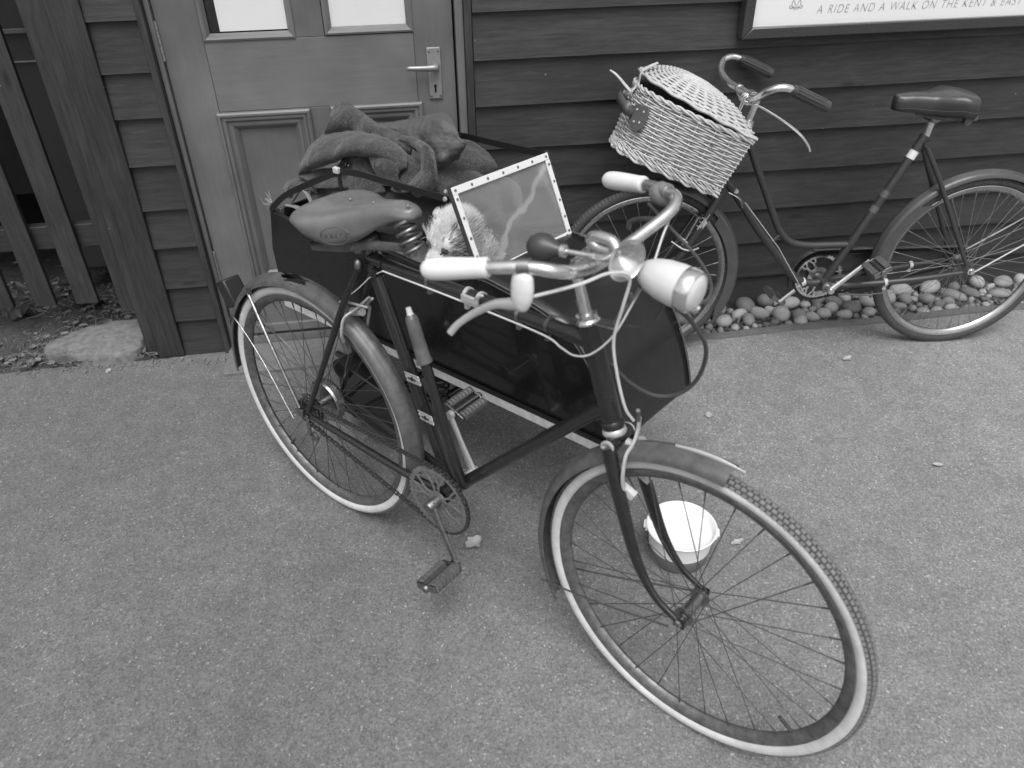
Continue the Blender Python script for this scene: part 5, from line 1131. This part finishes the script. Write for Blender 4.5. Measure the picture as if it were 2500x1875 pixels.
# ------------------------------------------------------------------ bicycle against the wall
M['pedal_rubber'] = plain('grey_pedal_rubber', .12, .5, dirt=.35, scale=40)
def bike_r():
    A = empty('bicycle', MR); tag(A, 'dark step-through bicycle leaning by the weatherboards with a wicker basket', 'bicycle')
    rh = .327; WB = 1.195; bb = V(.512, 0, .270)
    st = V(.270, 0, .800); ht = V(.888, 0, .852); hb = V(.945, 0, .655); ax = nrm(ht-hb)
    b = MB(); b.tube([st, bb], .0150, 16); b.tube([hb, ht], .0180, 16); b.lathe([(-.036, .020), (.036, .020)], bb, (0, 1, 0), 20)
    b.tube(spline([V(.884, 0, .826), V(.83, 0, .710), V(.786, 0, .623), V(.735, 0, .520), V(.706, 0, .473), V(.665, 0, .436), V(.60, 0, .421), V(.52, 0, .419), V(.430, 0, .418)], 5), .0128, 14)
    b.tube(spline([V(.940, 0, .680), V(.86, 0, .580), V(.793, 0, .490), V(.70, 0, .380), V(.635, 0, .305), V(.600, 0, .280), V(.560, 0, .270), bb], 5), .0145, 14)
    b.tube([V(.706, 0, .470), V(.745, 0, .430)], .0085, 10); b.tube([V(.43, 0, .418)+V(.012, 0, 0), V(.445, 0, .405)], .0155, 12)
    d = nrm(st-bb); b.tube([st-d*.05, st+d*.004], .0172, 16); b.tube([bb+d*.16, bb+d*.19], .0165, 16)
    b.build('main_frame', 'frame2', A)
    for x in ((.295, .742),):
        e = MB(); p = bb+(st-bb)*((x[1]-bb[2])/(st[2]-bb[2])); e.tube([p-d*.016, p+d*.016], .0156, 16); e.build('white_band', 'whitealloy', A)
    for zc in (.60, .655):
        e = MB(); p = bb+(st-bb)*((zc-.05-bb[2])/(st[2]-bb[2])); e.tube([p-d*.012, p+d*.012], .0153, 16); e.build('worn_patch', 'worn', A)
    for s_ in (-1, 1):
        e = MB(); e.tube([V(.268, s_*.014, .778), V(.20, s_*.034, .665), V(.02, s_*.060, .345)], [.0085, .0088, .0075], 12); e.lathe([(-.004, .011), (.006, .010)], (.268, s_*.018, .778), (0, s_, 0), 14); e.build('seat_stay', 'frame2', A)
        e = MB(); e.tube(spline([bb+V(-.02, s_*.024, -.002), V(.42, s_*.036, .272), V(.20, s_*.056, .295), V(.03, s_*.062, .318)], 5), [.0115, .0125, .0115, .009], 12); e.box((.0, s_*.062, .325), (.030, .0025, .014)); e.build('chain_stay', 'frame2', A)
        e = MB(); e.tube(spline([hb+V(.006, s_*.030, -.02), V(1.02, s_*.044, .515), V(1.09, s_*.049, .402), V(1.14, s_*.050, .352), V(WB, s_*.050, rh)], 6), [.012, .0115, .0095, .007, .006], 12, flat=1.2, up=(1, 0, 0)); e.build('fork_blade', 'frame2', A)
    for x in (.30, .16):
        e = MB(); y = .046 if x > .2 else -.050; p = V(x, y if x > .2 else -.056, .283+.02*(x < .2)); e.lathe([(-.006, .0142), (.006, .0142)], p, (1, 0, -.1), 16); e.box(p+V(0, 0, -.020), (.006, .003, .008)); e.build('clip', 'hoop', A)
    e = MB(); e.lathe([(-.008, .0155), (.008, .0155)], (.590, 0, .275), (1, 0, -.25), 16); e.build('clip', 'hoop', A)
    e = MB(); e.cyl(hb+V(.006, -.034, -.018), hb+V(.006, .034, -.018), .013, 14); e.build('fork_crown', 'frame2', A)
    e = MB(); e.prism([(1.005, .052, .560), (1.030, .052, .520), (1.022, .052, .500), (.996, .052, .540)], (0, .002, 0))
    for k in range(3): e.tube([(.992+.008*k, .0575, .572-.014*k), (1.004+.008*k, .0585, .552-.014*k), (1.018+.008*k, .0575, .562-.014*k)], .0016, 6)
    e.build('chevron_badge', 'hoop', A)
    # bars and stem
    q = ht+ax*.085
    e = MB(); e.lathe([(0, .020), (.006, .022), (.012, .019), (.020, .019), (.022, .014)], ht, ax, 20); e.tube([ht, q], .0108, 14); e.tube(spline([q, q+V(.01, 0, .01), V(.882, 0, .948)], 3), .012, 12); e.lathe([(-.018, .0165), (.018, .0165)], (.884, 0, .948), (0, 1, 0), 18); e.lathe([(0, .007), (.007, .007)], q+V(0, 0, .008), ax, 6); e.build('stem', 'chrome', A)
    H = empty('handlebar', None, A)
    for s_ in (-1, 1):
        P = [V(.884, 0, .948), V(.900, s_*.05, .955), V(.925, s_*.12, .965), V(.935, s_*.19, .985), V(.922, s_*.235, 1.012), V(.89, s_*.252, 1.024), V(.850, s_*.252, 1.016), V(.76, s_*.250, .975)]
        e = MB(); e.tube(spline(P, 8), .0111, 14); e.build('bar', 'chrome', H)
        e = MB(); e.tube(spline([V(.858, s_*.252, 1.019), V(.82, s_*.2515, 1.003), V(.775, s_*.2505, .982), V(.742, s_*.250, .967), V(.736, s_*.250, .964)], 4), [.0145, .0165, .0165, .017, .0165, .010], 20)
        g0, g1 = V(.845, s_*.252, 1.013), V(.755, s_*.2503, .973); dd = nrm(g1-g0); uu = V(0, 1, 0); vv = np.cross(dd, uu)
        for k in range(12):
            a = 2*PI*k/12; off = (uu*math.cos(a)+vv*math.sin(a))*.0162; e.tube([g0+off, g1+off], .0022, 5)
        e.build('grip', 'bulb', H)
        e = MB()
        if s_ > 0: e.tube(spline([V(.905, .06, .940), V(.875, .12, .930), V(.83, .19, .905), V(.79, .215, .875), V(.765, .225, .845), V(.757, .228, .828)], 5), [.0045, .0045, .005, .0048, .0045], 8, flat=.8)
        else: e.tube(spline([V(.905, -.06, .945), V(.89, -.14, .945), V(.87, -.19, .935)], 5), .0045, 8)
        e.tube([V(.915, s_*.02, .935), V(.905, s_*.10, .940)], .004, 8); e.lathe([(-.006, .0145), (.006, .0145)], (.906, s_*.07, .957), (0, 1, 0), 14); e.build('brake_lever', 'chrome', H)
    e = MB(); e.tube(coil((.905, -.02, .94), (.905, .035, .94), .014, .002, 5), .0022, 6); e.build('clamp_spring', 'chrome', H)
    e = MB(); e.tube([V(.918, .01, .935), V(.955, .012, .80), V(.962, .012, .72)], .0022, 6); e.tube([V(.918, .03, .935), V(.96, .03, .82)], .0022, 6); e.build('brake_rod', 'alloy', A)
    e = MB(); e.tube([V(.865, .030, .600), V(.72, .034, .43), V(.585, .036, .235)], .0018, 6); e.build('brake_rod', 'alloy', A)
    e = MB(); e.tube(spline([V(.93, .035, .640), V(.90, .042, .625), V(.885, .042, .610), V(.875, .036, .585)], 4), .006, 8, flat=.5); e.lathe([(0, .009), (.006, .007)], (.905, .040, .645), (0, 1, 0), 12); e.build('brake_link', 'chrome', A)
    # stirrup brake by the front fork
    e = MB(); e.tube([V(1.03, .056, .565), V(1.075, .050, .46)], .004, 8); e.tube(spline([V(1.02, .070, .455), V(1.045, .066, .445), V(1.075, .062, .450), V(1.115, .05, .475)], 4), .0035, 8); e.tube([V(1.06, .058, .47), V(1.12, .048, .52)], .004, 8); e.build('stirrup_brake', 'chrome', A)
    # wheels and guards
    wheel(A, T(WB, 0, rh), .296, ('rim2', 'spoke2'), 32, 'front_wheel', white=False, valve=-1.2)
    wheel(A, T(0, 0, rh), .296, ('rim2', 'spoke2'), 40, 'rear_wheel', white=False, valve=2.0)
    G = empty('rear_mudguard', T(0, 0, rh), A)
    e = MB(); e.revolve(guard_profile(.352, .027, .018), R(-10), R(150), 60); e.build('blade', 'guard2', G)
    e = MB(); pts = [(.303*math.cos(R(a)), .303*math.sin(R(a))) for a in np.linspace(52, -6, 14)]+[(.338*math.cos(R(a)), .338*math.sin(R(a))) for a in np.linspace(-8, 44, 14)]
    e.prism([(x, .027, z) for x, z in pts], (0, .0012, 0)); e.build('skirt_guard', 'guard2', G)
    e = MB(); e.tube(spline([V(-.01, .070, -.005), V(-.18, .045, .085), V(-.34, .028, .175)], 4), .0026, 8); e.tube(spline([V(-.01, -.070, .0), V(-.18, -.045, .13), V(-.30, -.028, .23)], 4), .0026, 8); e.build('stay', 'alloy', G)
    G = empty('front_mudguard', T(WB, 0, rh), A)
    e = MB(); e.revolve(guard_profile(.350, .026, .018), R(88), R(216), 60); e.build('blade', 'guard2', G)
    e = MB(); pts = [(.304*math.cos(R(a)), .304*math.sin(R(a))) for a in np.linspace(140, 205, 16)]+[(.330*math.cos(R(214)), .330*math.sin(R(214)))]+[(.336*math.cos(R(a)), .336*math.sin(R(a))) for a in np.linspace(212, 138, 16)]
    e.prism([(x, .0265, z) for x, z in pts], (0, .0012, 0)); e.build('skirt_guard', 'guard2', G)
    # axle nuts
    for x in (0, WB):
        e = MB()
        for s_ in (-1, 1): e.lathe([(0, .013), (.004, .013), (.005, .009), (.014, .008)], (x, s_*.064, rh-.004), (0, s_, 0), 14)
        e.build('axle_nut', 'chrome', A)
    # chain side is away from the camera
    C = empty('chainring', T(bb[0], -.050, bb[2]), A); n = 44
    e = MB(); P = [(.092 if i % 4 in (0, 1) else .087) for i in range(n*4)]
    rows = [[(P[i]*math.cos(2*PI*i/(n*4)), y, P[i]*math.sin(2*PI*i/(n*4))) for i in range(n*4)] for y in (-.0012, .0012)]; inn = [[(.078*math.cos(2*PI*i/(n*4)), y, .078*math.sin(2*PI*i/(n*4))) for i in range(n*4)] for y in (.0012, -.0012)]
    e.grid(rows+inn, True, True); e.build('tooth_ring', 'chrome', C, smooth=False)
    e = MB(); e.lathe([(-.002, .040), (.002, .040)], (0, 0, 0), (0, 1, 0), 30)
    for k in range(3):
        a = 2*PI*k/3+.9; u = V(math.cos(a), 0, math.sin(a)); w = V(-math.sin(a), 0, math.cos(a))
        for s_ in (-1, 1): e.tube([u*.036+w*s_*.012, u*.058+w*s_*.014, u*.060+w*s_*.024, u*.080+w*s_*.030], .005, 6, flat=.4, up=(0, 1, 0)); e.tube([u*.058+w*s_*.014, u*.080+w*s_*.006], .004, 6, flat=.4, up=(0, 1, 0))
    e.build('spider', 'chrome', C)
    chain(A, (bb[0], bb[2]), .091, (0, rh), .032, -.050, 'blackmetal')
    e = MB()
    R1 = [(bb[0]+.112*math.cos(t), bb[2]+.112*math.sin(t)) for t in np.linspace(R(-20), R(88), 16)]; R2 = [(.048*math.cos(t), rh+.048*math.sin(t)) for t in np.linspace(R(92), R(210), 12)]
    cg = spline([V(x, -.052, z) for x, z in R1+R2], 2); e.tube(cg, .013, 8, flat=.28, up=(1, 0, 0))
    e.build('chain_guard', 'guard2', A)
    e = MB(); e.prism([(x, -.064, z) for x, z in [(bb[0]+.10, bb[2]-.02)]+R1+R2+[(.0, rh-.03), (.40, bb[2]-.0)]], (0, .0015, 0)); e.build('chain_guard_plate', 'frame2', A)
    for s_, e2 in ((1, nrm(V(-.110, 0, .105))), (-1, nrm(V(.120, 0, -.110)))):
        p0 = bb+V(0, s_*.070, 0); p1 = p0+e2*.165
        e = MB(); e.tube([p0-e2*.006, p0+e2*.03, p1], [.012, .010, .0075], 10, flat=.6, up=(0, 1, 0)); e.lathe([(-.03, .012), (.008, .013), (.012, .010)], p0, (0, s_, 0), 18); e.build('crank', 'chrome', A)
        rot = Matrix.Rotation(0 if s_ > 0 else PI, 4, 'Z') @ Matrix.Rotation(.55, 4, 'Y')
        pedal(A, p1+V(0, s_*.004, 0), rot, 'pedal_rubber', False, .098)
    e = MB(); e.lathe([(0, .020), (.008, .020), (.010, .014)], bb+V(0, .036, 0), (0, 1, 0), 20); e.build('bottom_bracket_cup', 'steel', A)
    # kickstand / dynamo arm by the rear wheel
    e = MB(); e.tube([V(.46, .03, .235), V(.34, .052, .238)], .0075, 8, flat=.6); e.lathe([(-.012, .005), (.012, .005)], (.345, .052, .238), (0, 0, 1), 8); e.tube([V(.345, .052, .24), V(.30, .054, .243)], .003, 6); e.build('brake_arm', 'guard', A)
    # saddle
    S = empty('saddle', None, A); rows = []; o0 = V(.268, 0, .86)
    xs = np.linspace(-.128, .140, 26)
    for x in xs:
        t = (x+.128)/.268; w = float(np.interp(t, [0, .04, .12, .25, .4, .55, .75, .92, 1], [.045, .078, .102, .104, .082, .050, .036, .030, .018]))
        zt = float(np.interp(t, [0, .08, .3, .55, .8, 1], [.062, .080, .090, .080, .080, .074])); sk = float(np.interp(t, [0, .15, .4, .7, 1], [.050, .070, .069, .058, .042]))
        pr = [(-w*.86, -sk), (-w*1.0, -sk*.5), (-w*.99, -.014), (-w*.86, -.003), (-w*.55, .004), (0, .007), (w*.55, .004), (w*.86, -.003), (w*.99, -.014), (w*1.0, -sk*.5), (w*.86, -sk)]
        rows.append([o0+V(x, y, zt+z) for y, z in pr])
    e = MB(); e.grid(rows); e.f.append(tuple(range(11))); e.f.append(tuple(range(25*11, 26*11))); ob = e.build('leather_top', 'leather2', S, ang=80); sm = ob.modifiers.new('subdivision', 'SUBSURF'); sm.levels = 1; sm.render_levels = 1; q3 = ob.modifiers.new('solidify', 'SOLIDIFY'); q3.thickness = .003
    e = MB(); e.tube([r[9]+V(0, .001, 0)*0+V(0, .0006, -.012) for r in rows[1:-1]], .0006, 5); e.build('stitching', 'strap', S)
    e = MB(); e.tube([V(.268, 0, .800), V(.258, 0, .862)], .0125, 14); e.build('seat_post', 'chrome', A)
    e = MB(); e.lathe([(-.030, .013), (-.026, .018), (.026, .018), (.030, .013)], (.262, 0, .866), (0, 1, 0), 18); e.build('saddle_clamp', 'steel', S)
    for s_ in (-1, 1):
        e = MB(); e.tube(spline([V(.33, s_*.02, .885), V(.27, s_*.028, .872), V(.19, s_*.045, .868), V(.14, s_*.050, .868)], 4), .006, 8, flat=1.6); e.lathe([(-.016, .013), (.016, .013)], (.175, s_*.05, .862), (0, 1, 0), 14); e.build('saddle_rail', 'guard', S)
    return A
M['worn'] = plain('worn_paint_patch', .14, .5, .2, dirt=.6, scale=200, speck=.5)
bike_r()

# ------------------------------------------------------------------ wicker basket
def basket():
    ang = R(23); ex = V(math.cos(ang), 0, math.sin(ang)); ez = V(-math.sin(ang), 0, math.cos(ang)); o = V(1.015, 0, .668)
    K = empty('wicker_basket', MR); tag(K, 'pale wicker basket with half open lid on the handlebar of the leaning bicycle', 'basket')
    N = 176
    def outline(h, k=0.0):   # h 0..1 ; returns closed ring points
        w = .160+.034*h+k; Dp = .345+.012*h+k; pts = []
        base = o+ez*(.205*h)-ex*.004*h
        per = []
        for t in np.linspace(0, PI, 260):
            u = Dp*math.sin(t)**.80; v = w*np.sign(math.cos(t))*abs(math.cos(t))**.66
            per.append((u-k, v))
        for v in np.linspace(-w, w, 60)[1:-1]: per.append((-k, v))
        per = np.array(per+[per[0]]); sg = np.linalg.norm(np.diff(per, axis=0), axis=1); cum = np.concatenate([[0], np.cumsum(sg)])
        s_ = np.linspace(0, cum[-1], N+1)[:-1]; P2 = np.stack([np.interp(s_, cum, per[:, 0]), np.interp(s_, cum, per[:, 1])], 1)
        d = np.roll(P2, -1, 0)-np.roll(P2, 1, 0); nn = np.stack([d[:, 1], -d[:, 0]], 1); nn /= np.linalg.norm(nn, axis=1)[:, None]+1e-9
        if ((P2-P2.mean(0))*nn).sum() < 0: nn = -nn
        return base, P2, nn
    def ring(h, off, zoff=None):
        base, P2, nn = outline(h); r = []
        for i in range(N):
            oo = off(i) if callable(off) else off; p = P2[i]+nn[i]*oo; zz = zoff(i) if zoff else 0
            r.append(base+ex*p[0]+V(0, p[1], 0)+ez*zz)
        return r
    rowsn = 24; stk = N//8
    for j in range(rowsn):
        h = .13+.80*j/(rowsn-1); ph = PI*j
        b = MB(); b.tube(ring(h, lambda i: .0034*math.cos(2*PI*i/16+ph)+.0002*math.sin(i*3.1+j), lambda i: .0007*math.sin(i*.7+j*2)), .0029, 6, closed=True, up=(0, 0, 1)); b.build('willow_row', 'wicker', K)
    base0 = [ring(h, 0) for h in (0, .25, .5, .75, 1)]
    st = MB()
    for i in range(0, N, 8): st.tube([r[i] for r in base0], .0026, 6)
    sm = st.build('willow_stakes', 'wicker', K); sm['kind'] = 'stuff'
    for h, r_, tw in ((.02, .006, 0), (.965, .0045, 0), (1.0, .0055, 1), (.075, .0045, 1)):
        for q in range(2 if tw else 1):
            b = MB(); b.tube(ring(h, lambda i: .004*math.cos(2*PI*i/9+q*PI)+.002, lambda i: .004*math.sin(2*PI*i/9+q*PI)), r_*.72, 7, closed=True); b.build('border_rope', 'wicker', K)
    # slanted footing band
    b = MB()
    lo, hi = ring(.02, .004), ring(.16, .005)
    for i in range(0, N, 3): b.tube([lo[i], (lo[(i+5) % N]+hi[(i+5) % N])/2, hi[(i+10) % N]], .0024, 5)
    q = b.build('slanted_footing', 'wicker', K); q['kind'] = 'stuff'
    b = MB(); bs, P2, nn = outline(0); cpt = P2.mean(0); rows = [[bs+ex*(cpt[0]+(p[0]-cpt[0])*s_)+V(0, cpt[1]+(p[1]-cpt[1])*s_, 0) for p in P2] for s_ in (1.0, .5, .01)]
    b.grid(rows, False, True); b.build('base_mat', 'wicker', K)
    b = MB(); b.grid([ring(.02, -.006), ring(.5, -.006), ring(.98, -.006)], False, True); b.build('inner_weave', 'inner_wicker', K)
    # lid, hinged at the back, propped a little at the front
    L = empty('lid', None, K)
    bt, PT, nT = outline(1.0); la = R(4); lx = V(math.cos(ang+la), 0, math.sin(ang+la)); lz = V(-math.sin(ang+la), 0, math.cos(ang+la)); hinge = bt+ez*.010
    c = V(.19, 0)
    def LR(s_, dome): return [hinge+lx*(c[0]+(p[0]-c[0])*s_)+V(0, p[1]*s_, 0)+lz*dome for p in PT]
    rings = []
    for k, s_ in enumerate(np.linspace(1.03, .06, 30)):
        dm = .062*(1-(s_/1.03)**2.6)
        b = MB(); ph = PI*k
        P = LR(s_, dm); n_ = N if s_ > .5 else N//2; P = P[::1] if s_ > .5 else P[::2]
        P = [p+lz*.0020*math.cos(2*PI*i/(11 if s_ > .5 else 5.5)+ph) for i, p in enumerate(P)]
        b.tube(P, .0033 if k else .0058, 6, closed=True); b.build('willow_round', 'wicker', L)
    b = MB(); b.grid([[p-lz*.003 for p in LR(s_, .062*(1-(s_/1.03)**2.6))] for s_ in (1.0, .7, .4, .1, .01)], False, True); b.build('lid_backing', 'inner_wicker', L)
    b = MB()
    for i in range(0, N, 2):
        b.tube([LR(1.03, 0)[i], LR(.90, .062*(1-(.90/1.03)**2.6))[(i+5) % N]] , .0021, 5) if i % 4 == 0 else None
    q = b.build('lid_border', 'wicker', L); q['kind'] = 'stuff'
    # hinge binding at the near rear corner
    b = MB()
    for k in range(6): 
        p = hinge+lx*(.006+.006*k)+V(0, .165-.004*k, .004); b.tube([p+V(0, .012, -.018), p+V(0, .016, .002), p+V(0, .006, .016)], .0028, 6)
    b.build('hinge_binding', 'wicker', K)
    # front toggle loop and strap with riveted patch
    def onr(h, i, off): return ring(h, off)[i]
    # outline index of the front centre
    fr = ring(.5, 0); fi = int(np.argmax([(p@ex) for p in fr]))
    top_f = ring(1.0, .006)[fi]; lidf = LR(1.03, 0)[fi]
    b = MB(); b.tube(spline([lidf+V(-.045, .02, .030), lidf+V(-.02, .02, .020), lidf+V(.004, .018, .004), lidf+V(.012, .016, -.03), top_f+V(.016, .014, -.025), top_f+V(.012, .012, -.045)], 5), [.007, .010, .010, .009, .009, .006], 10, flat=.45, up=(1, 0, .3)); b.build('toggle_loop', 'wicker', K)
    b = MB(); b.tube(spline([top_f+V(.012, .012, -.03), top_f+V(.030, .0, -.012), top_f+V(.062, -.01, .022), top_f+V(.085, -.012, .038)], 5), [.008, .008, .0065, .004], 10, flat=.5); b.build('toggle_peg', 'wicker', K)
    # leather handle, standing off the front
    pi_ = (fi-14) % N if ring(.5, 0)[(fi-14) % N][1] > ring(.5, 0)[fi][1] else (fi+14) % N
    pc = ring(.62, .010)[pi_]; pn = nrm(ring(.62, .03)[pi_]-ring(.62, 0)[pi_]); sx = nrm(np.cross(pn, ez)); sx = sx if (sx@V(0, 1, 0)) > 0 else -sx
    b = MB(); shp = [(a_*1.25, c_*1.2) for a_, c_ in [(-.026, .018), (-.012, .030), (.006, .030), (.022, .036), (.030, .018), (.030, -.018), (.016, -.036), (-.006, -.030), (-.022, -.020)]]
    b.prism([pc+sx*a+ez*c_ for a, c_ in shp], pn*.004); b.build('leather_patch', 'strap', K, bevel=.0012)
    for a, c_ in ((-.012, .018), (.016, .022), (.018, -.012), (-.004, -.018)):
        r_ = MB(); r_.lathe([(0, .0042), (.002, .0036), (.003, .001)], pc+pn*.004+sx*a+ez*c_, pn, 12); r_.build('rivet', 'alloy', K)
    other = ring(.70, .010)[(2*fi-pi_) % N]
    P = spline([pc+pn*.004-sx*.020, pc+pn*.030-sx*.040+ez*.010, (pc+other)/2+ex*.060+ez*.012, other+ex*.03+V(0, -.01, 0), other], 7); rows = [[p+ez*.016, p-ez*.016] for p in P]
    b = MB(); b.grid(rows); ob = b.build('leather_strap', 'strap', K); q = ob.modifiers.new('solidify', 'SOLIDIFY'); q.thickness = .003
    b = MB(); b.lathe([(0, .004), (.004, .003)], ring(.72, .006)[int(fi+(pi_-fi)*1.0+ (34 if pi_ > fi else -34)) % N], V(0, 1, 0), 10); b.build('brass_stud', 'steel', K)
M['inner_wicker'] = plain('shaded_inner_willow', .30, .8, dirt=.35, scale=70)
basket()
